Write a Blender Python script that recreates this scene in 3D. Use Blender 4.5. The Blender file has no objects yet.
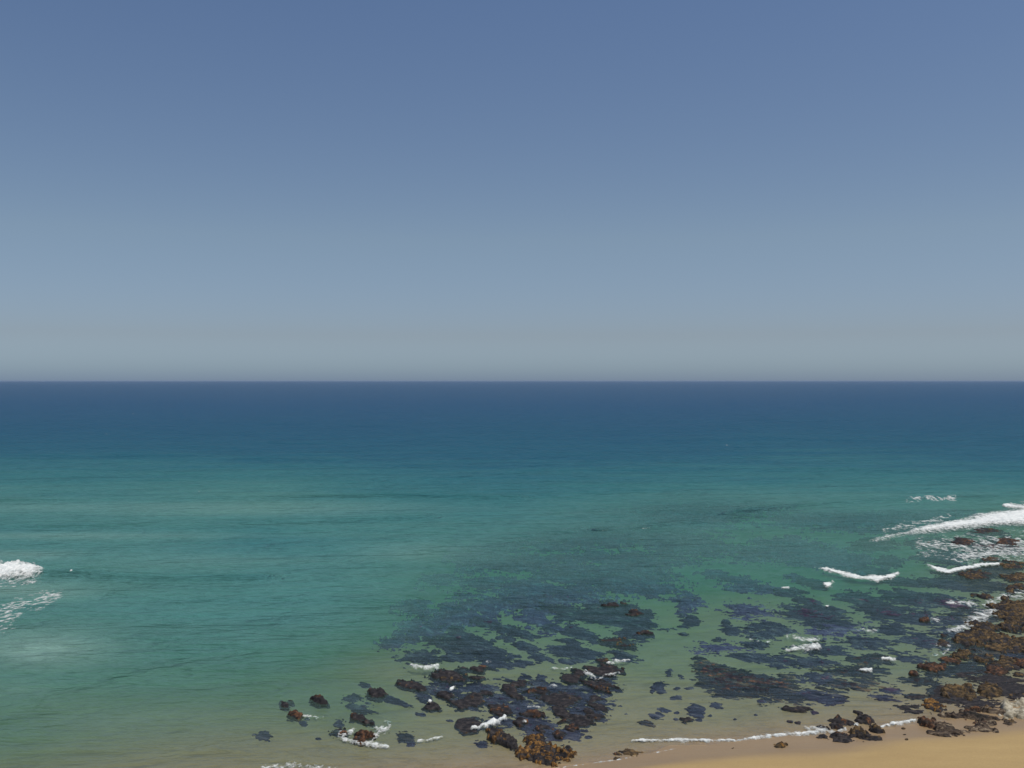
import bpy, math
import numpy as np

# ------------------------------------------------------------------ camera, sky, sun, exposure
scene = bpy.context.scene
COL = scene.collection
CAM_H = 30.0
FPX = 995.0            # focal length in pixels at 1024 wide
HORIZON = 380.0        # image row where the sea meets the sky
cam_data = bpy.data.cameras.new("camera")
cam_data.sensor_width = 36.0
cam_data.lens = 36.0 * FPX / 1024.0
cam_data.clip_start = 0.5
cam_data.clip_end = 200000.0
cam = bpy.data.objects.new("camera", cam_data)
COL.objects.link(cam)
cam.location = (0, 0, CAM_H)
cam.rotation_euler = (math.radians(90) - math.atan((384 - HORIZON - 0.7) / FPX), 0, 0)
scene.camera = cam

SUN_EL, SUN_AZ = math.radians(69), math.radians(112)   # azimuth clockwise from +Y (the view direction)
world = bpy.data.worlds.new("World")
scene.world = world
world.use_nodes = True
wn, wl = world.node_tree.nodes, world.node_tree.links
wn.clear()
sky = wn.new("ShaderNodeTexSky")
sky.sky_type = 'NISHITA'
sky.sun_disc = False
sky.sun_elevation = SUN_EL
sky.sun_rotation = SUN_AZ
sky.altitude = 0
sky.air_density = 0.68
sky.dust_density = 0.98
sky.ozone_density = 3.64
bg = wn.new("ShaderNodeBackground")
bg.inputs['Strength'].default_value = 0.15
wo = wn.new("ShaderNodeOutputWorld")
# a thin blue sea mist low in the sky, a little less saturated higher up
wt = wn.new("ShaderNodeTexCoord"); ws = wn.new("ShaderNodeSeparateXYZ"); wr = wn.new("ShaderNodeValToRGB")
wl.new(wt.outputs['Generated'], ws.inputs[0]); wl.new(ws.outputs[2], wr.inputs[0])
for e, (p, c) in zip([wr.color_ramp.elements[0]] + [wr.color_ramp.elements.new(0.5) for _ in range(3)] + [wr.color_ramp.elements[-1]],
                     ((0.0, (0.56, 0.66, 0.83)), (0.012, (0.57, 0.645, 0.75)), (0.045, (0.58, 0.548, 0.552)), (0.14, (0.72, 0.655, 0.565)), (0.36, (0.69, 0.69, 0.68)))):
    e.position = p; e.color = (*c, 1)
wr.color_ramp.elements[-1].position = 0.36
wm = wn.new("ShaderNodeMixRGB"); wm.blend_type = 'MULTIPLY'; wm.inputs[0].default_value = 1.0
wl.new(sky.outputs[0], wm.inputs[1]); wl.new(wr.outputs[0], wm.inputs[2])
wl.new(wm.outputs[0], bg.inputs['Color'])
wl.new(bg.outputs[0], wo.inputs['Surface'])

sun_data = bpy.data.lights.new("sun", 'SUN')
sun_data.energy = 4.0
sun_data.angle = math.radians(0.5)
sun_data.color = (1.0, 0.95, 0.86)
sun = bpy.data.objects.new("sun", sun_data)
COL.objects.link(sun)
sun.rotation_euler = (math.radians(90) - SUN_EL, 0, math.pi - SUN_AZ)
scene.view_settings.view_transform = 'Standard'
scene.view_settings.look = 'None'
scene.view_settings.exposure = 0.0
scene.view_settings.gamma = 1.0
scene.view_settings.use_curve_mapping = False
scene.cycles.max_bounces = 6
scene.cycles.transparent_max_bounces = 12
scene.cycles.caustics_reflective = False
scene.cycles.caustics_refractive = False

# ------------------------------------------------------------------ helpers
def ground_at(px, py, z=0.0):
    """World x, y of the place on the water plane (or a plane z above it) that the photograph shows at a pixel."""
    y = (CAM_H - z) * FPX / (np.asarray(py, float) - HORIZON)
    return (np.asarray(px, float) - 512.0) * y / FPX, y

def pixel_of(x, y, z=0.0):
    y = np.maximum(y, 20.0)
    return 512.0 + FPX * x / y, HORIZON + (CAM_H - z) * FPX / y

def _hash(ix, iy, seed):
    h = (ix.astype(np.int64) * 374761393 + iy.astype(np.int64) * 668265263 + seed * 974634777) & 0xFFFFFFFF
    h = ((h ^ (h >> 13)) * 1274126177) & 0xFFFFFFFF
    h = (h ^ (h >> 16)) & 0xFFFFFFFF
    h = (h * 2246822519) & 0xFFFFFFFF
    return ((h >> 8) & 0xFFFF) / 32767.5 - 1.0

def noise(x, y, seed=0):
    ix, iy = np.floor(x), np.floor(y)
    fx, fy = x - ix, y - iy
    fx, fy = fx * fx * (3 - 2 * fx), fy * fy * (3 - 2 * fy)
    a = _hash(ix, iy, seed) * (1 - fx) + _hash(ix + 1, iy, seed) * fx
    b = _hash(ix, iy + 1, seed) * (1 - fx) + _hash(ix + 1, iy + 1, seed) * fx
    return a * (1 - fy) + b * fy

def fbm(x, y, octaves=4, seed=0, gain=0.5):
    v, amp, tot = 0.0, 1.0, 0.0
    for k in range(octaves):
        v = v + amp * noise(x * 2 ** k + 17.3 * k, y * 2 ** k - 9.1 * k, seed + k)
        tot += amp
        amp *= gain
    return v / tot * 1.5

def smooth(a, b, x):
    t = np.clip((x - a) / (b - a), 0, 1)
    return t * t * (3 - 2 * t)

def grid_mesh(name, xs, ys, Z, mat, keep=None, attrs=None, parent=None):
    """A height field over a rectangular grid (faces whose keep is False are dropped) as one mesh object."""
    ny, nx = Z.shape
    X, Y = (np.meshgrid(xs, ys) if np.ndim(xs) == 1 else (xs, ys))
    co = np.stack([X, Y, Z], -1).reshape(-1, 3)
    idx = np.arange(nx * ny).reshape(ny, nx)
    q = np.stack([idx[:-1, :-1], idx[:-1, 1:], idx[1:, 1:], idx[1:, :-1]], -1).reshape(-1, 4)
    if keep is not None:
        q = q[keep.reshape(-1)]
    used = np.unique(q)
    if len(used) == 0:
        return None
    remap = np.full(nx * ny, -1)
    remap[used] = np.arange(len(used))
    q, co = remap[q], co[used]
    me = bpy.data.meshes.new(name)
    me.vertices.add(len(co))
    me.vertices.foreach_set("co", co.astype(np.float32).ravel())
    me.loops.add(len(q) * 4)
    me.loops.foreach_set("vertex_index", q.astype(np.int32).ravel())
    me.polygons.add(len(q))
    me.polygons.foreach_set("loop_start", np.arange(0, len(q) * 4, 4, dtype=np.int32))
    me.polygons.foreach_set("use_smooth", np.ones(len(q), dtype=bool))
    for an, av in (attrs or {}).items():
        a = me.attributes.new(an, 'FLOAT', 'POINT')
        a.data.foreach_set("value", np.asarray(av, np.float32).ravel()[used])
    me.update(calc_edges=True)
    me.validate()
    me.materials.append(mat)
    o = bpy.data.objects.new(name, me)
    COL.objects.link(o)
    if parent is not None:
        o.parent = parent
    return o

def tag(o, label=None, category=None, group=None, kind=None):
    for k, v in (('label', label), ('category', category), ('group', group), ('kind', kind)):
        if v:
            o[k] = v
    return o

# ------------------------------------------------------------------ materials
class Nodes:
    def __init__(self, name):
        self.mat = bpy.data.materials.new(name)
        self.mat.use_nodes = True
        self.t = self.mat.node_tree
        self.t.nodes.clear()
        self.out = self.t.nodes.new("ShaderNodeOutputMaterial")
    def n(self, kind, **kw):
        nd = self.t.nodes.new("ShaderNode" + kind)
        for k, v in kw.items():
            setattr(nd, k, v)
        return nd
    def link(self, a, b):
        self.t.links.new(a, b)
    def val(self, sock, v):
        if isinstance(v, bpy.types.NodeSocket):
            self.link(v, sock)
        else:
            sock.default_value = v
    def math(self, op, a, b=0.0, c=0.0, clamp=False):
        nd = self.n("Math", operation=op, use_clamp=clamp)
        self.val(nd.inputs[0], a); self.val(nd.inputs[1], b); self.val(nd.inputs[2], c)
        return nd.outputs[0]
    def mix(self, f, a, b, blend='MIX'):
        nd = self.n("MixRGB", blend_type=blend)
        self.val(nd.inputs[0], f)
        for i, v in ((1, a), (2, b)):
            self.val(nd.inputs[i], (*v, 1.0) if isinstance(v, tuple) and len(v) == 3 else v)
        return nd.outputs[0]
    def mapping(self, scale, rotz=0.0):
        g = self.n("NewGeometry")
        m = self.n("Mapping")
        m.inputs['Scale'].default_value = scale
        m.inputs['Rotation'].default_value = (0, 0, rotz)
        self.link(g.outputs['Position'], m.inputs['Vector'])
        return m.outputs[0]
    def noise(self, scale, detail=4, rough=0.55, rotz=0.0, w=None):
        t = self.n("TexNoise")
        t.inputs['Scale'].default_value = 1.0
        t.inputs['Detail'].default_value = detail
        t.inputs['Roughness'].default_value = rough
        self.link(self.mapping(scale, rotz), t.inputs['Vector'])
        return t.outputs[0]
    def ramp(self, fac, stops, interp='LINEAR'):
        r = self.n("ValToRGB")
        r.color_ramp.interpolation = interp
        el = r.color_ramp.elements
        while len(el) < len(stops):
            el.new(0.5)
        for e, (p, c) in zip(el, stops):
            e.position = p
            e.color = (*c, 1.0) if len(c) == 3 else c
        self.val(r.inputs[0], fac)
        return r.outputs[0]
    def attr(self, name):
        a = self.n("Attribute", attribute_name=name)
        return a.outputs['Fac']

def lin(r, g, b):
    f = lambda c: (c / 255 / 12.92 if c / 255 <= 0.04045 else ((c / 255 + 0.055) / 1.055) ** 2.4)
    return (f(r), f(g), f(b))

# water: the deeper it is over the bed, the more its own colour hides what lies below
def water_material():
    m = Nodes("sea_water")
    depth = m.attr("depth")
    streak = m.noise((0.012, 0.045, 1), 5, 0.6, 0.12)
    streak2 = m.noise((0.05, 0.16, 1), 4, 0.6, -0.1)
    dd = m.math('MAXIMUM', m.math('ADD', depth, m.math('MULTIPLY', m.math('MULTIPLY', m.math('ADD', m.math('SUBTRACT', streak, 0.5), m.math('MULTIPLY', m.math('SUBTRACT', streak2, 0.5), 0.5)), depth), 0.55)), 0.0)
    opacity = m.math('SUBTRACT', 1.0, m.math('POWER', 2.718, m.math('MULTIPLY', m.math('MULTIPLY', m.math('POWER', dd, 1.5), -0.17), m.math('SUBTRACT', 1.0, m.attr("clear")))))
    body = m.ramp(m.math('DIVIDE', m.math('LOGARITHM', m.math('ADD', dd, 1.0), 2.0), 6.0), BODY)
    silt = m.math('MULTIPLY', m.attr("silt"), m.math('ADD', 0.55, m.math('MULTIPLY', m.noise((0.12, 0.2, 1), 6, 0.65), 0.9)), clamp=True)
    body = m.mix(silt, body, (0.24, 0.40, 0.35))
    opacity = m.math('MAXIMUM', opacity, m.math('MULTIPLY', silt, 0.7))
    tint = m.n("CombineColor")
    for i, k in enumerate((-0.42, -0.045, -0.07)):
        m.link(m.math('POWER', 2.718, m.math('MULTIPLY', m.math('MINIMUM', dd, 8.0), k)), tint.inputs[i])
    # ripples: wind chop at three sizes
    h = m.math('ADD', m.math('MULTIPLY', m.noise((0.7, 1.3, 1), 5, 0.64, 0.12), 0.5),
               m.math('MULTIPLY', m.noise((0.14, 0.36, 1), 5, 0.6, 0.06), 2.6))
    h = m.math('ADD', h, m.math('MULTIPLY', m.noise((0.016, 0.06, 1), 5, 0.6, 0.03), 14.0))
    bump = m.n("Bump")
    bump.inputs['Strength'].default_value = 1.0
    bump.inputs['Distance'].default_value = 0.85
    m.link(h, bump.inputs['Height'])
    calm = m.n("Bump")
    calm.inputs['Distance'].default_value = 0.15
    m.link(h, calm.inputs['Height'])
    tr = m.n("BsdfTransparent"); m.link(tint.outputs[0], tr.inputs[0])
    di = m.n("BsdfDiffuse"); m.link(body, di.inputs[0]); m.link(bump.outputs[0], di.inputs['Normal'])
    gl = m.n("BsdfGlossy"); gl.inputs['Roughness'].default_value = 0.20
    m.link(calm.outputs[0], gl.inputs['Normal'])
    fr = m.n("Fresnel"); fr.inputs['IOR'].default_value = 1.33
    m.link(bump.outputs[0], fr.inputs['Normal'])
    mx = m.n("MixShader"); m.link(opacity, mx.inputs[0]); m.link(tr.outputs[0], mx.inputs[1]); m.link(di.outputs[0], mx.inputs[2])
    m2 = m.n("MixShader")
    # a wind-roughened sea never mirrors fully at grazing view: its facets tilt
    m.link(m.math('MULTIPLY', m.math('POWER', fr.outputs[0], 0.65), 0.40), m2.inputs[0])
    m.link(mx.outputs[0], m2.inputs[1]); m.link(gl.outputs[0], m2.inputs[2])
    m.link(m2.outputs[0], m.out.inputs[0])
    return m.mat

BODY = [(0.00, (0.24, 0.21, 0.13)), (0.167, (0.155, 0.22, 0.155)), (0.264, (0.115, 0.262, 0.215)), (0.387, (0.076, 0.226, 0.212)),
        (0.468, (0.034, 0.150, 0.162)), (0.577, (0.013, 0.088, 0.136)), (0.68, (0.010, 0.072, 0.132)), (0.826, (0.016, 0.068, 0.142)), (0.945, (0.032, 0.078, 0.150))]

def sand_material(name, lift=1.0):
    m = Nodes(name)
    g = m.n("NewGeometry")
    sep = m.n("SeparateXYZ"); m.link(g.outputs['Position'], sep.inputs[0])
    z = m.math('ADD', sep.outputs[2], m.math('MULTIPLY', m.math('SUBTRACT', m.noise((0.06, 0.25, 0), 4, 0.6, 0.1), 0.5), 0.5))
    dry = m.n("MapRange"); dry.interpolation_type = 'SMOOTHSTEP'
    dry.inputs['From Min'].default_value = 0.35; dry.inputs['From Max'].default_value = 0.95
    m.link(z, dry.inputs[0])
    base = m.mix(m.noise((0.15, 0.4, 0), 6, 0.65, 0.1), (0.265, 0.180, 0.078), (0.365, 0.262, 0.112))
    wet = m.mix(m.noise((0.08, 0.3, 0), 6, 0.65, 0.1), (0.20, 0.138, 0.075), (0.27, 0.188, 0.10))
    col = m.mix(dry.outputs[0], wet, base)
    grain = m.noise((9, 9, 9), 4, 0.7)
    col = m.mix(0.35, col, m.ramp(grain, [(0.3, (0.55, 0.55, 0.55)), (0.7, (1.25, 1.25, 1.25))]), 'MULTIPLY')
    if lift != 1.0:
        col = m.mix(1.0, col, (lift, lift * 1.02, lift), 'MULTIPLY')
    scrub = m.n("MapRange"); scrub.inputs['From Min'].default_value = 2.5; scrub.inputs['From Max'].default_value = 6.0
    m.link(sep.outputs[2], scrub.inputs[0])
    col = m.mix(scrub.outputs[0], col, (0.06, 0.075, 0.03))
    b = m.n("BsdfPrincipled")
    m.link(col, b.inputs['Base Color'])
    m.link(m.math('ADD', 0.45, m.math('MULTIPLY', dry.outputs[0], 0.5)), b.inputs['Roughness'])
    bump = m.n("Bump"); bump.inputs['Strength'].default_value = 0.4; bump.inputs['Distance'].default_value = 0.08
    m.link(m.noise((1.2, 2.5, 1), 6, 0.6, 0.1), bump.inputs['Height'])
    m.link(bump.outputs[0], b.inputs['Normal'])
    m.link(b.outputs[0], m.out.inputs[0])
    return m.mat

def rough_material(name, cols, scale, bump=0.15, rough=0.8, top=None, spec=0.3):
    """Mottled matt surface; TOP = (colour, from z, to z) mixes another colour in above the water line."""
    m = Nodes(name)
    f = m.noise((scale, scale, scale), 7, 0.68)
    n = len(cols)
    col = m.ramp(f, [(0.38 + 0.25 * i / (n - 1), c) for i, c in enumerate(cols)])
    b = m.n("BsdfPrincipled")
    m.link(col, b.inputs['Base Color'])
    b.inputs['Roughness'].default_value = rough
    b.inputs['Specular IOR Level'].default_value = spec
    bp = m.n("Bump"); bp.inputs['Strength'].default_value = 0.9; bp.inputs['Distance'].default_value = bump
    m.link(m.noise((scale * 1.7, scale * 1.7, scale * 1.7), 7, 0.7), bp.inputs['Height'])
    m.link(bp.outputs[0], b.inputs['Normal'])
    m.link(b.outputs[0], m.out.inputs[0])
    return m.mat

M_WATER = water_material()
M_SAND = sand_material("beach_sand")
M_BED = sand_material("seabed_sand", 1.12)
M_ROCK = rough_material("wet_dark_rock", [(0.004, 0.004, 0.006), (0.013, 0.011, 0.013), (0.045, 0.038, 0.036)], 1.9)
def kelp_material(name, cols, turn=-40, size=(2.6, 0.75, 1.0)):
    """Fronds combed along the strike of the reef: fine streaks; the palest on dark and deep kelp paint in sky glints and foam."""
    m = Nodes(name)
    g = m.n("NewGeometry")
    mp = m.n("Mapping", vector_type='TEXTURE')
    mp.inputs['Rotation'].default_value = (0, 0, math.radians(turn))
    mp.inputs['Scale'].default_value = size
    m.link(g.outputs['Position'], mp.inputs['Vector'])
    t = m.n("TexNoise")
    t.inputs['Scale'].default_value = 1.0; t.inputs['Detail'].default_value = 6; t.inputs['Roughness'].default_value = 0.7
    m.link(mp.outputs[0], t.inputs['Vector'])
    f = m.math('ADD', m.math('MULTIPLY', t.outputs[0], 0.75), m.math('MULTIPLY', m.noise((0.22, 0.22, 0.22), 3, 0.5), 0.25))
    b = m.n("BsdfPrincipled")
    m.link(m.ramp(f, [(0.40 + 0.22 * k / (len(cols) - 1), c) for k, c in enumerate(cols)]), b.inputs['Base Color'])
    b.inputs['Roughness'].default_value = 0.7
    b.inputs['Specular IOR Level'].default_value = 0.3
    bp = m.n("Bump"); bp.inputs['Strength'].default_value = 0.9; bp.inputs['Distance'].default_value = 0.2
    m.link(t.outputs[0], bp.inputs['Height']); m.link(bp.outputs[0], b.inputs['Normal'])
    m.link(b.outputs[0], m.out.inputs[0])
    return m.mat
M_KELP = kelp_material("dark_kelp_sky_tint", [(0.004, 0.003, 0.012), (0.014, 0.010, 0.028), (0.034, 0.025, 0.052), (0.13, 0.10, 0.11)])  # blue cast is sky reflection and water scatter put into the colour; palest, glints
M_DEEP = kelp_material("deep_kelp_water_tint", [(0.020, 0.008, 0.040), (0.046, 0.020, 0.080), (0.085, 0.045, 0.120), (0.20, 0.14, 0.20)])  # purple painted in for the scatter and sky reflection of the water above
M_FLECK = kelp_material("rusty_kelp", [(0.004, 0.003, 0.009), (0.011, 0.009, 0.015), (0.034, 0.023, 0.022), (0.17, 0.085, 0.045)])
M_STRATA = kelp_material("layered_rock", [(0.006, 0.005, 0.004), (0.030, 0.020, 0.014), (0.085, 0.060, 0.040), (0.26, 0.21, 0.145)], -24, (2.2, 0.34, 0.5))
M_GOLD = rough_material("golden_weed", [(0.010, 0.006, 0.004), (0.080, 0.040, 0.011), (0.27, 0.14, 0.032)], 2.6)
M_RUST = rough_material("rust_weed", [(0.008, 0.006, 0.006), (0.040, 0.020, 0.012), (0.15, 0.068, 0.03)], 2.4)
M_BROWN = rough_material("brown_weed", [(0.006, 0.005, 0.004), (0.045, 0.029, 0.012), (0.15, 0.095, 0.038)], 2.0)
M_PALE = rough_material("pale_rock", [(0.16, 0.14, 0.10), (0.32, 0.29, 0.22), (0.45, 0.42, 0.34)], 1.4)
def foam_material():
    """Bubbly white water, torn into holes where it thins out."""
    m = Nodes("sea_foam")
    f = m.noise((1.4, 1.4, 1.4), 6, 0.7)
    b = m.n("BsdfDiffuse")
    m.link(m.ramp(f, [(0.32, (0.44, 0.49, 0.50)), (0.66, (0.70, 0.71, 0.70))]), b.inputs[0])
    bp = m.n("Bump"); bp.inputs['Strength'].default_value = 0.8; bp.inputs['Distance'].default_value = 0.12
    m.link(m.noise((2.5, 2.5, 2.5), 6, 0.7), bp.inputs['Height'])
    m.link(bp.outputs[0], b.inputs['Normal'])
    c = m.math('ADD', m.math('MULTIPLY', m.attr("cover"), 1.0), m.math('MULTIPLY', m.math('SUBTRACT', m.noise((1.7, 1.1, 1.7), 6, 0.75), 0.5), 2.6))
    r = m.n("MapRange"); r.inputs['From Min'].default_value = 0.08; r.inputs['From Max'].default_value = 0.85
    r.clamp = True
    m.link(c, r.inputs[0])
    t = m.n("BsdfTransparent")
    mx = m.n("MixShader")
    m.link(r.outputs[0], mx.inputs[0]); m.link(t.outputs[0], mx.inputs[1]); m.link(b.outputs[0], mx.inputs[2])
    m.link(mx.outputs[0], m.out.inputs[0])
    return m.mat
M_FOAM = foam_material()

# ------------------------------------------------------------------ the sea floor and the beach
# (column, row, depth of water in metres there; below zero is dry land)
DEPTHS = [
    (-150, 384, 50), (256, 384, 50), (512, 384, 50), (768, 384, 50), (1170, 384, 50),
    (-150, 405, 30), (256, 405, 30), (512, 405, 30), (768, 405, 30), (1170, 405, 30),
    (0, 430, 16), (256, 430, 16), (512, 430, 15), (768, 430, 14), (1024, 430, 15),
    (0, 450, 10), (256, 455, 10), (512, 455, 11), (700, 450, 11), (850, 450, 10), (1024, 455, 10),
    (0, 478, 6), (256, 480, 5.8), (512, 480, 7.2), (768, 480, 6.6), (1024, 480, 6.6),
    (0, 503, 4.2), (256, 503, 4.0), (512, 505, 5.6), (768, 505, 3.6), (950, 500, 4),
    (0, 525, 4.8), (256, 530, 5.2), (400, 530, 4.5), (600, 535, 3.1), (720, 540, 2.8), (860, 530, 3.0), (1024, 510, 2.5),
    (0, 560, 4), (128, 560, 4), (256, 565, 4.6), (400, 570, 3.6), (540, 580, 3.0), (700, 575, 2.5), (840, 570, 2.6), (1000, 550, 1.2),
    (0, 620, 3.2), (128, 620, 3.4), (256, 620, 3.6), (350, 620, 3.1), (440, 625, 2.4), (540, 620, 2.0), (600, 630, 1.9), (690, 610, 2.0), (760, 600, 1.9), (850, 610, 1.8), (960, 610, 1.2),
    (0, 680, 2.2), (128, 670, 2.6), (230, 670, 2.4), (310, 665, 1.9), (380, 660, 1.6), (460, 660, 1.4), (560, 665, 1.2), (650, 660, 1.4), (740, 660, 1.3), (840, 660, 1.2), (950, 670, 0.8),
    (0, 720, 1.5), (100, 710, 1.35), (200, 705, 1.25), (280, 700, 1.2), (360, 705, 1.0), (440, 705, 0.85), (540, 700, 0.8), (620, 700, 0.75), (700, 695, 0.75), (780, 705, 0.6), (860, 700, 0.55), (940, 700, 0.35),
    (0, 765, 0.85), (100, 760, 0.65), (200, 755, 0.5), (300, 745, 0.48), (400, 735, 0.55), (470, 735, 0.45), (560, 735, 0.38), (640, 725, 0.38), (720, 722, 0.38), (800, 722, 0.22),
    (300, 768, 0.38), (400, 762, 0.25), (480, 760, 0.16),
    (0, 810, 0.0), (200, 800, 0.0), (350, 790, 0.0), (470, 778, 0.0), (565, 767, 0.0), (620, 758, 0.0), (664, 750, 0.0), (704, 743, 0.0), (760, 739, 0.0), (820, 735, 0.0), (890, 727, 0.0), (960, 725, -0.1), (1024, 718, -0.15), (1100, 712, -0.15),
    (350, 830, -0.8), (560, 800, -0.7), (660, 775, -0.7), (768, 765, -0.75), (900, 752, -0.75), (1024, 745, -0.85), (1024, 775, -1.3), (800, 800, -1.3), (0, 860, -1.0), (1170, 760, -1.2), (500, 860, -1.6), (1170, 860, -2.2), (1024, 690, 0.15), (1170, 650, 0.1), (1170, 560, 0.6), (-150, 700, 2.3), (-150, 780, 0.9), (-150, 600, 3.4), (-150, 500, 4.3), (1170, 480, 5),
]

DEPTHS = [(a, b, d * 0.72 if a >= 380 and 575 < b < 712 and d > 0.3 else d) for a, b, d in DEPTHS]

def _tps_setup(pts):
    P = np.array([(a / 100.0, b / 40.0) for a, b, _ in pts])
    v = np.array([math.copysign(math.log(1 + abs(d)), d) for _, _, d in pts])
    r = np.linalg.norm(P[:, None] - P[None], axis=-1)
    K = np.where(r > 0, r * r * np.log(np.maximum(r, 1e-9)), 0) + np.eye(len(P)) * 0.02
    A = np.zeros((len(P) + 3, len(P) + 3))
    A[:len(P), :len(P)] = K
    A[:len(P), len(P)] = 1; A[:len(P), len(P) + 1:] = P
    A[len(P):, :len(P)] = A[:len(P), len(P):].T
    return P, np.linalg.solve(A, np.concatenate([v, np.zeros(3)]))

_TP, _TW = _tps_setup(DEPTHS)

def depth_at(x, y):
    shape = np.shape(x)
    x, y = np.ravel(x).astype(float), np.ravel(y).astype(float)
    out = np.empty(len(x))
    for s in range(0, len(x), 40000):
        px, py = pixel_of(x[s:s + 40000], y[s:s + 40000])
        u, w = np.clip(px, -150, 1170) / 100.0, np.clip(py, 384, 860) / 40.0
        acc = _TW[len(_TP)] + _TW[len(_TP) + 1] * u + _TW[len(_TP) + 2] * w
        for (a, b), k in zip(_TP, _TW):
            r2 = (u - a) ** 2 + (w - b) ** 2
            acc = acc + k * 0.5 * r2 * np.log(np.maximum(r2, 1e-12))
        out[s:s + 40000] = np.sign(acc) * np.expm1(np.abs(acc))
    return out.reshape(shape)

def land_z(x, y):
    d = depth_at(x, y)
    # the bed as it looks through the bent light of the surface, about a third of its true depth down
    z = np.where(d > 0, -0.3 * d, -d) + 0.05 * fbm(x * 0.12, y * 0.12, 4, 5) * smooth(0.1, 0.8, d) + 0.03 * fbm(x * 0.3, y * 0.3, 3, 9)
    bank = 28.3 - 0.62 * (y - 3.0)          # the headland that the photographer stands on
    return np.where(y < 48, np.maximum(z, np.minimum(28.3, bank)), z)

def spread(lo, hi, step, far, ratio=1.12):
    a = list(np.arange(lo, hi + step / 2, step))
    s, v, up = step, a[-1], []
    while v < far:
        s *= ratio; v += s; up.append(v)
    return a, up

def axis_x(step, half):
    mid, up = spread(-half, half, step, 60000)
    return np.array([-u for u in reversed(up)] + mid + up)

ys_b = np.concatenate([np.array([-60000, -8000, -800, -120, -30, 0, 3, 8, 15, 25, 35, 45, 52.0]), np.arange(56, 300, 0.8)])
_, up = spread(0, 0, 0.8, 400); v = 300.0; s = 1.0; far = []
while v < 60000:
    s *= 1.1; v += s; far.append(v)
ys_b = np.concatenate([ys_b, far])
xs_b = axis_x(1.0, 130)
XB, YB = np.meshgrid(xs_b, ys_b)
ZB = land_z(XB, YB)
cz = 0.25 * (ZB[:-1, :-1] + ZB[1:, :-1] + ZB[:-1, 1:] + ZB[1:, 1:])
tag(grid_mesh("seabed", xs_b, ys_b, ZB, M_BED, keep=cz <= 0.0), kind='structure')
tag(grid_mesh("beach", xs_b, ys_b, ZB, M_SAND, keep=cz > 0.0), kind='structure')

# ------------------------------------------------------------------ the sea surface
# swell lines: pixels along the crest, height, half width in metres
SWELLS = [
    ([(-150, 501), (60, 499), (256, 496), (380, 495), (512, 497)], 0.85, 4.5),
    ([(-150, 528), (40, 526), (160, 523), (300, 521), (420, 516)], 0.55, 4.0),
    ([(-150, 457), (60, 456), (180, 455), (330, 459)], 0.8, 9.0),
    ([(-120, 573), (43, 573), (70, 573), (110, 576), (170, 578), (260, 577)], 0.75, 2.4),
    ([(60, 700), (140, 680), (200, 664), (262, 655), (330, 650)], 0.22, 2.2),
    ([(-60, 722), (60, 712), (120, 697), (200, 690), (270, 686)], 0.22, 2.0),
    ([(60, 770), (140, 762), (200, 748), (262, 740), (330, 733)], 0.14, 1.2),
    ([(740, 512), (800, 505), (880, 499), (960, 497), (1100, 492)], 0.7, 3.0),
    ([(600, 530), (650, 526), (700, 520), (760, 508), (810, 503)], 0.35, 2.0),
    ([(120, 595), (200, 600), (300, 596), (400, 600)], 0.25, 3.0),
    ([(400, 480), (520, 470), (700, 466), (900, 470)], 0.5, 7.0),
    ([(640, 441), (768, 437), (900, 441), (1100, 436)], 0.7, 12.0),
    ([(380, 425), (200, 421), (-100, 424)], 0.7, 14.0),
]

def line_distance(x, y, pts):
    best = np.full(np.shape(x), 1e9)
    P = [ground_at(*p) for p in pts]
    for (ax, ay), (bx, by) in zip(P[:-1], P[1:]):
        dx, dy = bx - ax, by - ay
        t = np.clip(((x - ax) * dx + (y - ay) * dy) / (dx * dx + dy * dy), 0, 1)
        best = np.minimum(best, np.hypot(x - ax - t * dx, y - ay - t * dy))
    return best

def sea_z(x, y):
    x, y = np.asarray(x, float), np.asarray(y, float)
    calm = smooth(70, 150, y)
    z = (0.035 + 0.10 * calm) * fbm(x * 0.03 + 0.012 * y, y * 0.11, 3, 21)
    z = z + (0.02 + 0.03 * calm) * fbm(x * 0.22, y * 0.5, 3, 33)
    for pts, amp, sig in SWELLS:
        d = line_distance(x, y, pts)
        z = z + amp * np.exp(-(d / sig) ** 2) * (0.8 + 0.35 * noise(x * 0.06, y * 0.06, 3))
    return z

SILT = [(35, 650, 75, 20, 1.0), (30, 590, 70, 10, 0.55), (20, 690, 60, 14, 0.5), (110, 720, 190, 45, 0.36), (230, 508, 190, 7, 0.26), (60, 507, 120, 5, 0.22),
        (60, 535, 150, 4, 0.3), (190, 560, 120, 9, 0.14), (20, 555, 60, 5, 0.4), (950, 545, 60, 14, 0.35), (420, 552, 60, 9, 0.25)]
ys_s = list(np.arange(58, 330, 0.55))
v, s = ys_s[-1], 0.6
while v < 60000:
    s *= 1.045; v += s; ys_s.append(v)
ys_s = np.array(ys_s)
xs_s = axis_x(0.9, 190)
XS, YS = np.meshgrid(xs_s, ys_s)
ZS = sea_z(XS, YS)
DS = depth_at(XS, YS)
PX, PY = pixel_of(XS, YS)
silt = np.zeros_like(XS)
for a, b, ra, rb, k in SILT:
    silt = np.maximum(silt, k * np.exp(-((PX - a) / ra) ** 2 - ((PY - b) / rb) ** 2))
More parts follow.
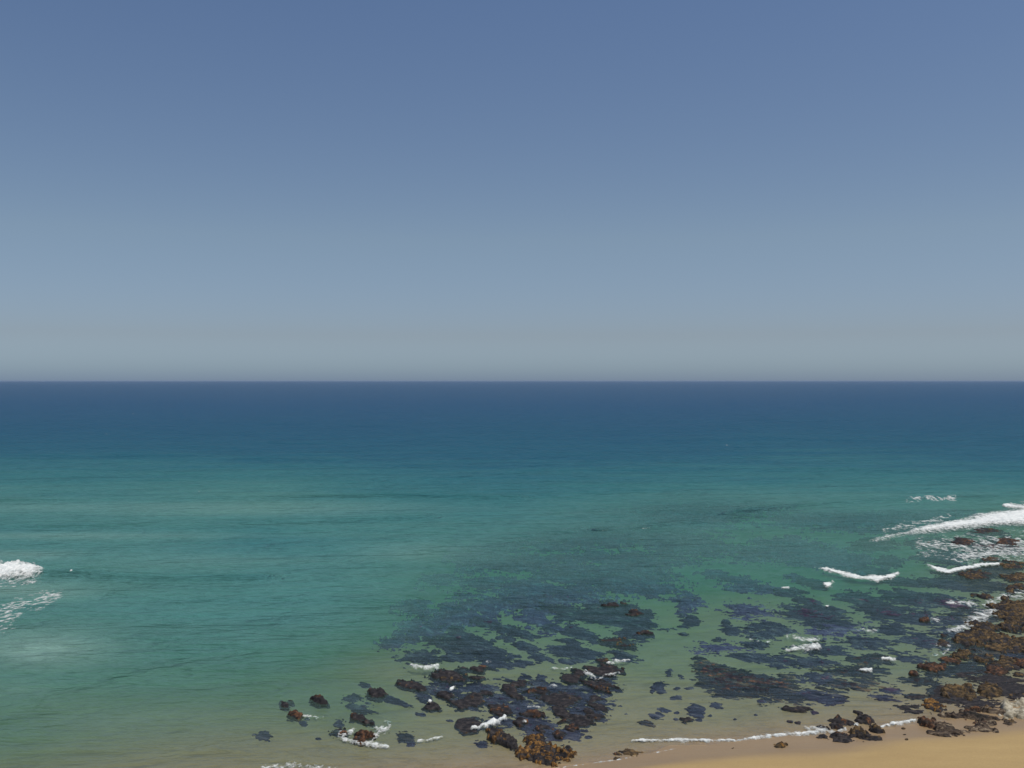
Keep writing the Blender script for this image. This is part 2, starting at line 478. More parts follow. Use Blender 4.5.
# the bay is clouded with sand; the water over the reefs is clear
clear = 0.66 * smooth(330, 520, PX + 0.35 * (PY - 600)) * smooth(500, 640, PY) * (1 - 0.6 * smooth(690, 740, PY))
for a, b, ra, rb in ((690, 512, 120, 17), (590, 548, 95, 24), (850, 522, 90, 13), (490, 575, 50, 20)):
    clear = np.maximum(clear, 0.46 * np.exp(-((PX - a) / ra) ** 2 - ((PY - b) / rb) ** 2))
LZ = land_z(XS, YS)
ZS = ZS * np.clip(DS / 0.5, 0, 1)
wet = np.minimum(np.minimum(LZ[:-1, :-1], LZ[1:, 1:]), np.minimum(LZ[1:, :-1], LZ[:-1, 1:])) < 0.06
sea = grid_mesh("sea", xs_s, ys_s, ZS, M_WATER, keep=wet, attrs={"depth": np.maximum(DS, 0), "silt": silt, "clear": clear})
tag(sea, kind='structure')

# ------------------------------------------------------------------ builders for reef, kelp, beach rock and foam
STRIKE = (0.62, -0.785)      # the reef's ledges run this way in plan
_serial = [0]

def strike_uv(x, y):
    return x * STRIKE[0] + y * STRIKE[1], -x * STRIKE[1] + y * STRIKE[0]

def inside_px(px, py, shape):
    """1 at the heart of an outline, 0 on it, negative outside.  Outline: (cx, cy, rx, ry, tilt) or a list of corners."""
    if isinstance(shape, list):
        P = shape
        best = np.full(px.shape, 1e9)
        odd = np.zeros(px.shape, bool)
        for (ax, ay), (bx, by) in zip(P, P[1:] + P[:1]):
            dx, dy = bx - ax, by - ay
            t = np.clip(((px - ax) * dx + (py - ay) * dy) / (dx * dx + dy * dy + 1e-9), 0, 1)
            best = np.minimum(best, np.hypot(px - ax - t * dx, py - ay - t * dy))
            cross = ((ay > py) != (by > py)) & (px < (bx - ax) * (py - ay) / (by - ay + 1e-12) + ax)
            odd ^= cross
        s = np.where(odd, best, -best)
        return s / max(float(s.max()), 1.5)
    cx, cy, rx, ry = shape[:4]
    a = math.radians(shape[4] if len(shape) > 4 else 0)
    u, w = px - cx, py - cy
    return 1 - np.hypot((u * math.cos(a) + w * math.sin(a)) / rx, (-u * math.sin(a) + w * math.cos(a)) / ry)

def box_px(shape, grow=1.35):
    if isinstance(shape, list):
        p = np.array(shape, float)
        lo, hi = p.min(0), p.max(0)
        return lo - (hi - lo) * 0.18 - 1, hi + (hi - lo) * 0.18 + 1
    cx, cy, rx, ry = shape[:4]
    a = math.radians(shape[4] if len(shape) > 4 else 0)
    hx = math.hypot(rx * math.cos(a), ry * math.sin(a)) * grow + 1
    hy = math.hypot(rx * math.sin(a), ry * math.cos(a)) * grow + 1
    return np.array([cx - hx, cy - hy]), np.array([cx + hx, cy + hy])

def plan_grid(shape, fine=1.0, grow=1.35, h=0.0):
    lo, hi = box_px(shape, grow)
    gx, gy = ground_at(0.5 * (lo[0] + hi[0]), 0.5 * (lo[1] + hi[1]))
    zc = h
    if h >= 0:
        for _ in range(3):
            gx, gy = ground_at(0.5 * (lo[0] + hi[0]), 0.5 * (lo[1] + hi[1]), zc)
            zc = h + max(float(land_z(np.array([gx]), np.array([gy]))[0]), 0.0)
    lo[1] = max(lo[1], HORIZON + 4)
    xa, y1 = ground_at([lo[0], hi[0]], lo[1], zc)
    xb, y0 = ground_at([lo[0], hi[0]], hi[1], zc)
    y0, y1 = float(y0), float(y1)
    x0, x1 = min(xa[0], xb[0]), max(xa[1], xb[1])
    d = 0.5 * (y0 + y1)
    cx = np.clip(d / FPX * 0.9, 0.07, 5) * fine
    cy = np.clip(d * d / (CAM_H * FPX) * 0.35, 0.08, 8) * fine
    nx = int(np.clip((x1 - x0) / cx, 8, 260)); ny = int(np.clip((y1 - y0) / cy, 8, 260))
    xs, ys = np.linspace(x0, x1, nx), np.linspace(y0, y1, ny)
    X, Y = np.meshgrid(xs, ys)
    return X, Y, 0.5 * (x0 + x1), 0.5 * (y0 + y1), math.sqrt((x1 - x0) * (y1 - y0))

def all4(m):
    return m[:-1, :-1] & m[1:, :-1] & m[:-1, 1:] & m[1:, 1:]

def any4(m):
    return m[:-1, :-1] | m[1:, :-1] | m[:-1, 1:] | m[1:, 1:]

def place(name, X, Y, Z, mat, keep, ox, oy, oz, parent=None, attrs=None):
    if parent is None:
        o = grid_mesh(name, X - ox, Y - oy, Z - oz, mat, keep, attrs)
        if o is not None:
            o.location = (ox, oy, oz)
        return o
    return grid_mesh(name, X - ox, Y - oy, Z - oz, mat, keep, parent=parent)

def kelp(shape, label, group=None, top=-0.12, rag=0.55, mat=None, name="kelp_patch", cat="kelp", seed=None, poke=0.22, stretch=3.2, size=None):
    """A mound of weed growing up from the bed to just under the surface; ragged along the strike of the reef."""
    _serial[0] += 1
    sd = seed or _serial[0] * 7
    X, Y, ox, oy, L = plan_grid(shape, grow=1.5, h=-0.2)
    zl = land_z(X, Y)
    top = max(top * 0.35, -0.5) if top < -0.2 else top * 0.6
    px, py = pixel_of(X, Y, np.minimum(0.4 * zl + 0.6 * top, 0))
    s = inside_px(px, py, shape)
    u, w = strike_uv(X, Y)
    far = np.clip(oy / 110.0, 0.8, 4)
    ell = size or np.clip(0.13 * L, 0.45, 2.0)
    n = fbm(u / (ell * stretch), w / ell, 5, sd, 0.62)
    soft = mat is M_DEEP
    q = 0.6 if soft else 1.0
    n2 = fbm(X / (0.4 * far * q) / 2.4, Y / (0.55 * far * q), 4, sd + 5, 0.7)
    gap = 1 - np.abs(fbm(u / (1.5 * far) / 4.0, w / (0.9 * far), 3, sd + 8, 0.55)) * 2.2
    m = s * (0.75 if soft else 0.85) + rag * (1.05 * n + (1.9 if soft else 1.2) * n2) - 0.6 * rag * np.clip(gap, 0, 1) ** 2 + 0.20
    rise = smooth(-0.02, 0.5, m)
    n3 = fbm(X / (0.3 * far) / 2.0, Y / (0.4 * far), 3, sd + 12, 0.7)
    tz = np.maximum(zl + 0.10, top - 0.05 + poke * (n3 * 0.5 + n * 0.12) - 0.12 * smooth(0.6, 0.0, s))
    Z = zl - 0.12 + (tz - zl + 0.12) * rise
    o = place(name, X, Y, Z, mat or M_KELP, any4(m > -0.05), ox, oy, float(np.median(zl)))
    if o is not None:
        tag(o, label, cat, group)
    return o

def rock(shape, label, group=None, h=0.35, weed=None, cover=0.5, rag=0.6, mat=None, name="reef_rock", cat="rock", stretch=3.2, ledge=0.0, foot=0.0):
    """A reef rock that breaks the surface: a dark body with a child mesh of weed on its upper faces."""
    _serial[0] += 1
    sd = 1000 + _serial[0] * 11
    X, Y, ox, oy, L = plan_grid(shape, 0.85, 2.1 if name == 'beach_rock' else 1.55, h * 0.25)
    zl = land_z(X, Y)
    h = h * 0.7
    px, py = pixel_of(X, Y, h * 0.35 + np.maximum(zl, 0))
    s = inside_px(px, py, shape)
    u, w = strike_uv(X, Y)
    ell = np.clip(0.17 * L, 0.45, 2.2)
    n = fbm(u / (ell * stretch), w / ell, 4, sd, 0.55)
    lump = 1 - np.abs(fbm(u / 2.4, w / 1.3, 4, sd + 3, 0.45)) * 1.4
    fine = fbm(X / 0.32, Y / 0.42, 3, sd + 9, 0.6)
    m = s * 1.1 + rag * 1.25 * n + 0.22 * fine + 0.18
    rise = smooth(-0.02, 0.6, m)
    base = np.maximum(np.minimum(zl, 5.0), -0.25 if foot else -9)
    tz = h * (0.25 + 0.75 * np.clip(lump, -0.5, 1)) * (0.65 + 0.6 * smooth(0.0, 0.7, s)) + 0.10 * fine * min(1, h * 3) + 0.2 * h * n
    if ledge:
        st = h * 0.42
        q = (tz + w * ledge) / st
        tz = (np.floor(q) + smooth(0.55, 1.0, q - np.floor(q))) * st - w * ledge
    tz = tz + np.maximum(zl, 0)
    Z = zl - 0.2 + (tz - zl + 0.2) * rise
    oz = float(np.median(zl))
    parts = []
    if weed is not None:
        g = fbm(X / 0.55, Y / 0.8, 4, sd + 21, 0.65) * 0.75 + 0.35 * fine + (cover - 0.5) * 1.6 + 0.25 * (Z - h * 0.5 - np.maximum(zl, 0)) / max(h, 0.1)
        ok = (g > -0.02) & (Z > -0.06) & (m > 0.02)
        ZW = Z - 0.03 + 0.08 * smooth(-0.02, 0.25, g) + 0.04 * fine * smooth(0, .3, g)
        parts = pieces(any4(ok))
    if not parts:
        o = place(name, X, Y, Z, mat or M_ROCK, any4(m > -0.05), ox, oy, oz)
        return tag(o, label, cat, group) if o is not None else None
    o = bpy.data.objects.new(name, None)
    COL.objects.link(o)
    o.location = (ox, oy, oz)
    o.empty_display_size = 0.5
    tag(o, label, cat, group)
    grid_mesh("stone", X - ox, Y - oy, Z - oz, mat or M_ROCK, any4(m > -0.05), parent=o)
    for part in parts:
        grid_mesh("seaweed", X - ox, Y - oy, ZW - oz, weed, part, parent=o)
    return o

def pieces(f, most=7):
    """The larger connected patches of a face mask, each as a mask of its own."""
    lab = np.where(f, np.arange(1, f.size + 1).reshape(f.shape), 0)
    while True:
        old = lab
        p = np.pad(lab, 1)
        lab = np.where(f, np.max([p[a:a + f.shape[0], b:b + f.shape[1]] for a in range(3) for b in range(3)], axis=0), 0)
        if (lab == old).all():
            break
    ids, n = np.unique(lab[lab > 0], return_counts=True)
    order = np.argsort(-n)[:most]
    return [lab == ids[k] for k in order if n[k] >= max(12, 0.08 * n.max())]

def band_px(px, py, pts):
    """Position inside a band: pts = (column, row, half width in rows)."""
    best = np.full(px.shape, -9.0)
    pts = [(a, b, w * 1.2) for a, b, w in pts]
    for (ax, ay, aw), (bx, by, bw) in zip(pts[:-1], pts[1:]):
        dx, dy = bx - ax, by - ay
        t = np.clip(((px - ax) * dx + (py - ay) * dy) / (dx * dx + dy * dy + 1e-9), 0, 1)
        d = np.hypot(px - ax - t * dx, py - ay - t * dy)
        best = np.maximum(best, 1 - d / (aw + (bw - aw) * t))
    return best

def foam(shape, label, group=None, h=0.1, rag=0.4, lace=0.0, name="foam_patch", cat="foam", lift=0.0, fine=1.0, band=None, cell=1.0, thin=1.0):
    """Broken white water heaped on the sea; LACE opens holes in it."""
    _serial[0] += 1
    sd = 5000 + _serial[0] * 13
    if band:
        P = np.array(band, float)
        pad = P[:, 2].max() * 1.6 + 2
        shape = (P[:, 0].mean(), P[:, 1].mean(), 1, 1)
        lo, hi = P[:, :2].min(0) - pad, P[:, :2].max(0) + pad
        X, Y, ox, oy, L = plan_grid([(lo[0], lo[1]), (hi[0], lo[1]), (hi[0], hi[1]), (lo[0], hi[1])], 0.8 * fine)
    else:
        X, Y, ox, oy, L = plan_grid(shape, 0.8 * fine)
    px, py = pixel_of(X, Y)
    s = band_px(px, py, band) if band else inside_px(px, py, shape)
    k = np.clip(oy / 120.0, 0.6, 3) * cell
    n = fbm(X / (2.2 * k), Y / (2.6 * k), 4, sd, 0.6)
    n2 = fbm(X / (0.45 * k), Y / (0.8 * k), 4, sd + 4, 0.65)
    m = s * thin * (0.8 if band else 1.6) + rag * (1.2 * n + 1.0 * n2) - 0.05
    if lace:
        m = np.minimum(m, 0.34 - lace * np.abs(fbm(X / (0.7 * k), Y / (1.5 * k), 4, sd + 8, 0.6)) * 1.9 + 0.35 * s)
    zs = np.maximum(sea_z(X, Y) * np.clip(depth_at(X, Y) / 0.5, 0, 1), land_z(X, Y)) + lift
    Z = zs - 0.02 + (0.05 + 0.8 * h * (0.6 + 0.5 * n + 0.45 * n2)) * smooth(-0.1, 0.7, m)
    o = place(name, X, Y, Z, M_FOAM, any4(m > (-0.5 if lace else -0.3 if band else -0.1)), ox, oy, float(np.median(zs)), attrs={"cover": m})
    if o is not None:
        tag(o, label, cat, group)
    return o

# ------------------------------------------------------------------ the deep kelp, far out
G = "dark kelp beds far out under the blue-green water"
kelp([(642, 508), (700, 500), (768, 491), (805, 492), (790, 503), (740, 513), (715, 525), (690, 531), (664, 528), (650, 518)], "broad deep kelp bed far out beyond the sandy channel, a purple smudge", G, -1.3, 0.8, M_DEEP, size=3)
kelp((583, 539, 24, 5), "broad deep purple kelp bed midway between channel and open blue water", G, -1.3, 0.9, M_DEEP, size=2.4)
kelp((553, 546, 16, 4), "small purple kelp smudge beside a broader one, far out", G, -1.3, 0.9, M_DEEP, size=2)
kelp((680, 547, 34, 9), "broad deep purple kelp bed just seaward of the sandy channel mouth", G, -1.1, 0.9, M_DEEP, size=2.4)
kelp((596, 553, 14, 4), "faint oval kelp smudge under open water inside the outer beds", G, -1.2, 0.9, M_DEEP, size=2)
kelp((553, 558, 14, 3.5), "low thin kelp smudge in clear blue-green water, outer reef edge", G, -1.2, 0.9, M_DEEP, size=2)
kelp((570, 568, 18, 4), "thin purple kelp streak seaward of the dark flat-topped kelp bed", G, -1.0, 0.9, M_DEEP, size=2)
kelp((488, 551, 26, 7), "very faint kelp shade at the outer edge toward the plain sandy bay", G, -1.9, 1.0, M_DEEP, size=2)
kelp((489, 583, 18, 6), "purple kelp smudge at the outer edge nearest the open bay", G, -1.1, 0.9, M_DEEP, size=2)
kelp((466, 594, 12, 3.5), "small round kelp smudge at the edge of the open bay", G, -1.0, 0.9, M_DEEP, size=1.6)
kelp((442, 578, 14, 5), "faintest kelp smudge, alone in the open bay's green water", G, -1.7, 0.9, M_DEEP, size=1.6)
kelp((795, 518, 18, 5), "faint kelp smudge behind the curved white foam crest", G, -1.3, 0.9, M_DEEP, size=2)
kelp((825, 513, 20, 5), "faint kelp smudge seaward of the long white crest's tip", G, -1.4, 0.9, M_DEEP, size=2)
kelp((860, 520, 44, 7), "broad deep purple kelp bed touching the tip of the long white crest", G, -1.0, 0.8, M_DEEP, size=2.4)
kelp((925, 514, 30, 5), "dark kelp streak just seaward of the long white crest", G, -0.6, 0.8, M_DEEP, size=2.2)
kelp((901, 526, 14, 4), "dark kelp patch showing through a gap in the long crest's edge", G, -0.3, 0.7, M_KELP, size=1.8)

kelp((600, 521, 60, 9, -4), "long faint kelp band seaward of the broad bed by open water", G, -1.0, 0.9, M_DEEP, size=2.2)
kelp((530, 531, 46, 8, -3), "faint kelp band at the far edge toward the plain bay", G, -1.2, 0.9, M_DEEP, size=2.2)
kelp((640, 534, 40, 6), "faint kelp strip just shoreward of the broadest far bed", G, -1.0, 0.9, M_DEEP, size=2)
kelp((520, 563, 40, 7), "purple kelp band between far smudges and the reef's blurred streaks", G, -0.8, 0.9, M_DEEP, size=2)
kelp((640, 558, 36, 5), "thin purple kelp band seaward of the dark flat-topped bed", G, -0.7, 0.9, M_DEEP, size=2)
kelp((455, 618, 30, 6, 4), "soft purple kelp band seaward of the wide swirled bed", G, -0.3, 0.85, M_DEEP, size=1.6)
# ------------------------------------------------------------------ the middle reef, outer part
G = "submerged kelp beds of the middle reef's outer part"
kelp((622, 573, 36, 7, 5), "dark flat-topped kelp bed, outermost of the middle reef", G, -0.35, 0.6, M_DEEP)
kelp((628, 584, 40, 9, 3), "large dark kelp bed just outside the rock with two dark humps", G, -0.12, 0.5, M_DEEP)
kelp((567, 577, 22, 5), "blurred kelp streak beside the dark flat-topped bed", G, -0.7, 0.8, M_DEEP)
kelp((545, 589, 36, 6), "long blurred kelp streak between the dark bed and open bay", G, -0.45, 0.7, M_DEEP)
kelp((525, 582, 14, 4), "short blurred kelp streak, outer edge toward the open bay", G, -0.7, 0.8, M_DEEP)
kelp((560, 597, 34, 6, 3), "long dark kelp streak on the near side of a blurred streak", G, -0.25, 0.65, M_DEEP)
kelp((486, 606, 20, 5), "blurred kelp patch where the middle reef meets the open bay", G, -0.45, 0.75, M_DEEP)
kelp((454, 605, 12, 3.5), "small blurred kelp patch at the open bay side of the reef", G, -0.6, 0.8, M_DEEP)
kelp((412, 604, 12, 4), "lone faint kelp patch furthest into the open bay", G, -0.7, 0.85, M_DEEP)
kelp((515, 600, 22, 5), "soft kelp patch between blurred streaks at mid reef", G, -0.4, 0.75, M_DEEP)
kelp([(586, 604), (610, 601), (632, 602), (650, 609), (661, 621), (652, 629), (636, 630), (615, 627), (598, 623), (572, 618)], "broad dark kelp bed around the two dark humps, beside the sandy channel", G, -0.08, 0.3)
kelp((563, 611, 22, 7, 12), "tilted dark kelp bed joined to the bed with two humps", G, -0.15, 0.55)
kelp((537, 616, 22, 9, 25), "slanting soft kelp bed in green water at mid reef", G, -0.3, 0.6, M_DEEP)
kelp((550, 625, 10, 3), "short dark kelp dash below a slanting soft bed", G, -0.2, 0.5)
kelp((549, 629.5, 7, 2), "tiny dark kelp dash in clear green water", G, -0.25, 0.5)
G = "submerged kelp ledges of the middle reef"
kelp((580, 631, 20, 6, 18), "slanting kelp ledge with a clean green gap on its sea side", G, -0.08, 0.4)
kelp((571, 640.5, 14, 4, 8), "small kelp ledge between two longer slanting ones", G, -0.08, 0.4)
kelp((577, 652, 25, 7, 8), "wide kelp ledge notched on its shore side", G, -0.06, 0.45)
kelp((557, 648, 8, 4), "small dark knob at the end of the notched wide ledge", G, -0.06, 0.4)
kelp((568, 660, 13, 3), "thin kelp ledge on the shore side of the notched one", G, -0.06, 0.45)
kelp((632, 634, 16, 6, 8), "dark kelp ledge with a rusty tip at the sandy channel", G, -0.05, 0.4)
kelp((621, 654, 17, 6, 8), "dark kelp ledge just seaward of the foam-splashed rock", G, -0.05, 0.45)
kelp((542, 657, 12, 4.5, 8), "lone small kelp ledge above the bare sand hole", G, -0.06, 0.45)
kelp((526, 646, 16, 5.5, 17), "slanting kelp ledge below a longer one at the reef's centre", G, -0.06, 0.4)
kelp((519, 633, 24, 6.5, 12), "long slanting kelp ledge at the reef's centre", G, -0.06, 0.45)
kelp((484, 621, 18, 4.5, 8), "long thin dark kelp ledge along the reef's bay-side rim", G, -0.08, 0.5)
kelp((505, 629, 11, 5, 15), "stubby kelp ledge between the rim ledge and the reef's centre", G, -0.08, 0.5)
kelp((509, 638, 9, 4, 15), "small kelp ledge tucked beside the wide swirled kelp bed", G, -0.08, 0.5)
kelp((464, 640, 36, 12, 8), "wide swirled kelp bed, largest on the bay side", G, -0.06, 0.55)
kelp((424, 628, 17, 5.5, -8), "soft kelp bed on the bay side of the swirled one", G, -0.25, 0.65, M_DEEP)
kelp((408, 636, 10, 4), "faint kelp patch out from the reef toward the bay", G, -0.35, 0.65, M_DEEP)
kelp((408, 622, 8, 3), "faint small kelp patch farthest out on the bay side", G, -0.5, 0.7, M_DEEP)
kelp((391, 643.5, 10, 6), "lone soft round kelp patch off the reef's bay side", G, -0.2, 0.5, M_DEEP)
kelp((419, 656, 22, 7, -3), "dark kelp bed just seaward of the foam-capped rock", G, -0.06, 0.5)
kelp((489, 654, 24, 7), "dark kelp bed at the shore side of the swirled one", G, -0.06, 0.5)
kelp((458, 656, 20, 5), "kelp strip between two dark beds behind the foam-capped rock", G, -0.07, 0.5)
kelp((500, 664, 18, 4), "kelp strip behind the brown-capped twin rocks", G, -0.06, 0.45)
kelp((452, 682, 18, 5), "kelp bed below the foam-capped rock", G, -0.05, 0.5)
kelp((484, 687, 22, 5), "kelp bed on the shore side of the brown-capped twin rocks", G, -0.05, 0.5)
kelp((520, 663, 11, 4), "small kelp clump seaward of the dark rock by the sand hole", G, -0.05, 0.45)
kelp((423, 697, 9, 5), "kelp clump linking the white-flecked rock and the red ledge", G, -0.05, 0.4)

kelp((560, 692, 44, 11, 6), "blue-black kelp bed under the brown-backed and smooth rocks", G, -0.05, 0.6)
kelp((500, 699, 36, 9, -4), "blue-black kelp bed among the dark rocks shoreward of the brown-capped twins", G, -0.05, 0.6)
kelp((448, 689, 30, 8), "blue-black kelp bed below the foam-capped rock, under the flecked ones", G, -0.05, 0.6)
kelp((596, 682, 24, 9), "blue-black kelp bed beneath the splash at the channel's edge", G, -0.05, 0.6)
kelp((588, 709, 24, 10), "blue-black kelp bed on the channel side of the smooth dark rock", G, -0.05, 0.6)
kelp((505, 722, 16, 7), "blue-black kelp bed behind the foam wedge", G, -0.05, 0.55)
kelp((570, 735, 14, 7), "blue-black kelp fringe along the big golden rock's channel side", G, -0.05, 0.55)
# rocks of the middle reef
G = "weedy rocks of the middle reef"
rock((612, 604, 15, 2.6), "long low dark rock, seaward one of the two humps", G, 0.25, M_BROWN, 0.19)
rock((634, 612.5, 8, 3.6), "dark brown hump rock, shoreward one of the two humps", G, 0.37, M_RUST, 0.19)
rock((646, 632, 7, 2.4), "small rusty rock on the very edge of the sandy channel", G, 0.19, M_RUST, 0.37)
rock((617, 641.5, 25, 5.5, 12), "long slanting ledge with a brown back, near the channel", G, 0.07, M_BROWN, 0.28, 0.35)
rock((602, 659, 10, 3.2), "low olive rock seaward of the foam-splashed rock", G, 0.12, M_BROWN, 0.31)
rock((604, 670, 17, 6), "foam-splashed dark rock with white water over its back", G, 0.19, M_RUST, 0.15)
rock((598, 686, 18, 6, 5), "dark rock with one bright orange cap, shoreward of the splash", G, 0.22, M_RUST, 0.09)
rock((604.5, 685.5, 5, 3.2), "bright orange weed cap of the rock below the splash", G, 0.34, M_GOLD, 0.50)
rock((571, 679, 10, 5.5, 15), "smooth dark slanting rock beside the bare sand hole", G, 0.09, None)
rock((578, 673.5, 13, 4.5), "dark rough rock at the sand hole's seaward corner", G, 0.14, M_RUST, 0.09)
rock((440, 674.5, 25, 7, 5), "foam-capped dark brown rock on the reef's bay side", G, 0.25, M_BROWN, 0.22)
rock((408, 684, 19, 6.5, 12), "long dark red ledge, end rock on the bay side", G, 0.17, M_RUST, 0.25)
rock((481, 667.5, 14, 3.8), "brown-capped rock, seaward of the two twins", G, 0.24, M_RUST, 0.31)
rock((475, 677, 15, 4), "brown-capped rock, shoreward of the two twins", G, 0.19, M_BROWN, 0.31)
rock((464, 668, 9, 4), "dark knob beside the brown-capped twin rocks", G, 0.09, M_BROWN, 0.12)
rock((508, 687, 9, 6, 15), "dark rock below the sand hole's bay-side corner", G, 0.15, M_RUST, 0.15)
rock((518, 683, 13, 4.5), "dark rock with a golden end beside the bare sand hole", G, 0.15, M_GOLD, 0.15)
kelp((526, 676, 9, 3.4), "dark kelp clump at the top of the bare sand hole", G, -0.03, 0.4)
kelp((540, 676.5, 6, 3.6), "round dark kelp clump inside the bare sand hole", G, -0.04, 0.35)
kelp((539, 682.5, 6, 2.2), "faint kelp clump just below the round one", G, -0.08, 0.4)
rock((541, 690, 19, 6.5, 8), "wide brown-backed rock closing the sand hole's shore side", G, 0.20, M_RUST, 0.31)
rock((562, 698.5, 26, 8.5, 3), "wide smooth dark rock, largest behind the golden one", G, 0.09, M_BROWN, 0.05, 0.35)
rock((592, 699.5, 9, 4.5), "oval dark rock at the end of the wide smooth one", G, 0.10, M_BROWN, 0.07)
rock((600, 706, 9, 3.4, 10), "dark oval rock nearest the channel on the reef's shore side", G, 0.11, None)
kelp((605, 695.5, 6, 3), "faint kelp clump under the orange-capped rock", G, -0.1, 0.4)
rock((590, 710.5, 7, 3.8), "dark rock with a reddish back beside bare sand", G, 0.14, M_RUST, 0.12)
rock((594, 715.5, 9, 3.6), "low dark rock at the sandy side, shoreward of the reddish-backed one", G, 0.09, None)
rock((581, 719, 13, 5.2, 5), "dark rock with an orange end facing the bay", G, 0.20, M_GOLD, 0.15)
rock((562, 710, 12, 6, 20), "slanting dark rock speckled white, behind the golden one", G, 0.17, M_RUST, 0.12)
rock((571.5, 727.5, 6, 4.5), "small reddish rock on the channel side of the golden one", G, 0.19, M_RUST, 0.31)
kelp((577, 733, 9, 4.5), "bluish kelp clump around the small reddish rock", G, -0.05, 0.4)
rock((514, 693.5, 13, 6, 20), "slanting dark rock just shoreward of the golden-ended one", G, 0.12, M_BROWN, 0.07)
kelp((522, 707, 19, 8), "kelp bed between the golden rock and the sand hole's rim", G, -0.04, 0.4)
rock((532.5, 713, 10, 3.6), "red weed-covered rock with a pale streak behind it", G, 0.28, M_RUST, 0.50)
rock((520.5, 722, 7, 5.5), "knobbly red-brown rock with a white splash on its side", G, 0.28, M_RUST, 0.34)
kelp((540, 725, 25, 15, 20), "blue-black kelp pool in the middle of the golden rock's knobs", G, -0.03, 0.3)
rock((542, 727.5, 9, 5), "red-brown knob in the blue-black kelp pool", G, 0.25, M_RUST, 0.37)
rock((561, 721, 5, 2.2), "tiny red knob at the seaward rim of the blue-black pool", G, 0.19, M_RUST, 0.43)
rock((559.5, 734.5, 7, 4.5), "red-brown knob on the channel side of the blue-black pool", G, 0.28, M_RUST, 0.37)
rock([(488, 727), (501, 726), (512, 733), (524, 744), (520, 750.5), (508, 751), (498, 745), (487, 738)], "golden-brown rock with foam breaking on its bay-side end", G, 0.5, M_GOLD, 0.42, 0.35)
rock([(519, 747), (526, 739), (532, 730), (542, 735), (548, 741.5), (559, 744), (570, 744), (577.5, 752), (573, 758), (559, 761), (550, 763), (539, 762), (528, 758), (517, 753)], "big golden weed-covered rock at the sand's edge, largest of the middle reef", G, 0.55, M_GOLD, 0.5, 0.4)
rock((502, 708.5, 12, 5.8), "dark rock with a red spot, between grey and golden rocks", G, 0.19, M_RUST, 0.22)
rock((484, 692.5, 16, 5.2), "dark flecked rock shoreward of the brown-capped twins", G, 0.12, M_RUST, 0.09)
rock((470, 701.5, 17, 7, -5), "dark ragged rock with an olive shore edge", G, 0.15, M_BROWN, 0.12)
rock((445, 694, 13, 5.2), "dark rock carrying one pale orange patch", G, 0.19, M_RUST, 0.19)
rock((431, 705, 10, 5.6), "compact black rock with a white fleck on top", G, 0.22, M_RUST, 0.12)
rock((470, 726, 16, 10.5, -15), "grey-brown weed-covered rock awash beside the golden one", G, 0.07, M_BROWN, 0.07, 0.4)
kelp((481.5, 744.5, 8, 4), "faint kelp clump in the sandy shallows below the grey-brown rock", G, -0.06, 0.45)
kelp((449, 720.5, 4.5, 1.8), "tiny faint kelp speck in the shallows beside the grey-brown rock", G, -0.12, 0.4)
kelp((421, 713, 6, 2.4, 15), "thin faint kelp dash shoreward of the compact black rock", G, -0.15, 0.4)
kelp((589, 737, 6, 2), "thin kelp dash on pale sand beside the big golden rock", G, -0.12, 0.4)
kelp((559.5, 763.5, 2.2, 1), "tiny dark weed crumb at the golden rock's foot", G, 0.05, 0.2)

# rocks off by themselves on the bay side
G = "outlying rocks on the bay side"
rock((285, 703, 7, 3.8), "small dark rock, seaward of the pair farthest into the bay", G, 0.15, M_BROWN, 0.1)
rock((293.5, 714, 9, 4.4), "small red-brown rock, shoreward of the pair farthest into the bay", G, 0.5, M_RUST, 0.7, 0.25)
rock((319, 699.5, 10, 4.2, 10), "smooth dark hump rock alone between the pair and the faint round kelp", G, 0.35, M_RUST, 0.12, 0.25)
kelp((351.5, 697, 9, 4.4), "faint round kelp clump alone in olive shallows", G, -0.12, 0.35)
kelp((365, 684, 6.5, 3.2, 20), "faint greenish kelp clump, farthest from the beach on this side", G, -0.35, 0.4)
rock((376, 691.5, 11, 5.4, 5), "dark domed rock with a long submerged tail", G, 0.3, M_RUST, 0.15, 0.3)
kelp((394, 700.5, 15, 4.6, 18), "long bluish submerged tail of the dark domed rock", G, -0.1, 0.35)
kelp((361, 708, 13, 7, 10), "grey-green kelp clump at the back of the foam-ringed rocks", G, -0.05, 0.5)
rock((361, 719, 20, 4.6, 14), "dark ridge rock along the back of the foam ring", G, 0.4, M_RUST, 0.3)
rock((364, 734, 11, 6.8, -18), "red-brown humped rock in the middle of the foam ring", G, 0.6, M_RUST, 0.6)
rock((340, 731, 9, 5), "dark rock at the bay-side tip of the foam ring", G, 0.28, M_RUST, 0.35)
kelp((338, 723.5, 6, 4), "small grey kelp clump at the seaward corner of the foam ring", G, -0.05, 0.45)
kelp((264, 736, 7, 5), "very faint kelp clump in sandy water nearest the bottom swash", G, -0.3, 0.5)
kelp((318, 738.5, 3.4, 1.6), "tiny dark kelp speck between foam ring and swash", G, -0.08, 0.3)
kelp((307, 718, 3.2, 1.8), "tiny dark speck trailing the red-brown rock", G, -0.05, 0.3)
kelp((303, 723.5, 5, 3), "faint kelp patch shoreward of the red-brown rock", G, -0.2, 0.45)
kelp((406, 737, 10, 6.4), "faint brown kelp clump between foam ring and grey-brown rock", G, -0.06, 0.5, M_FLECK)
kelp((412, 744.5, 5, 2.6), "small faint kelp clump just shoreward of the faint brown one", G, -0.06, 0.45)

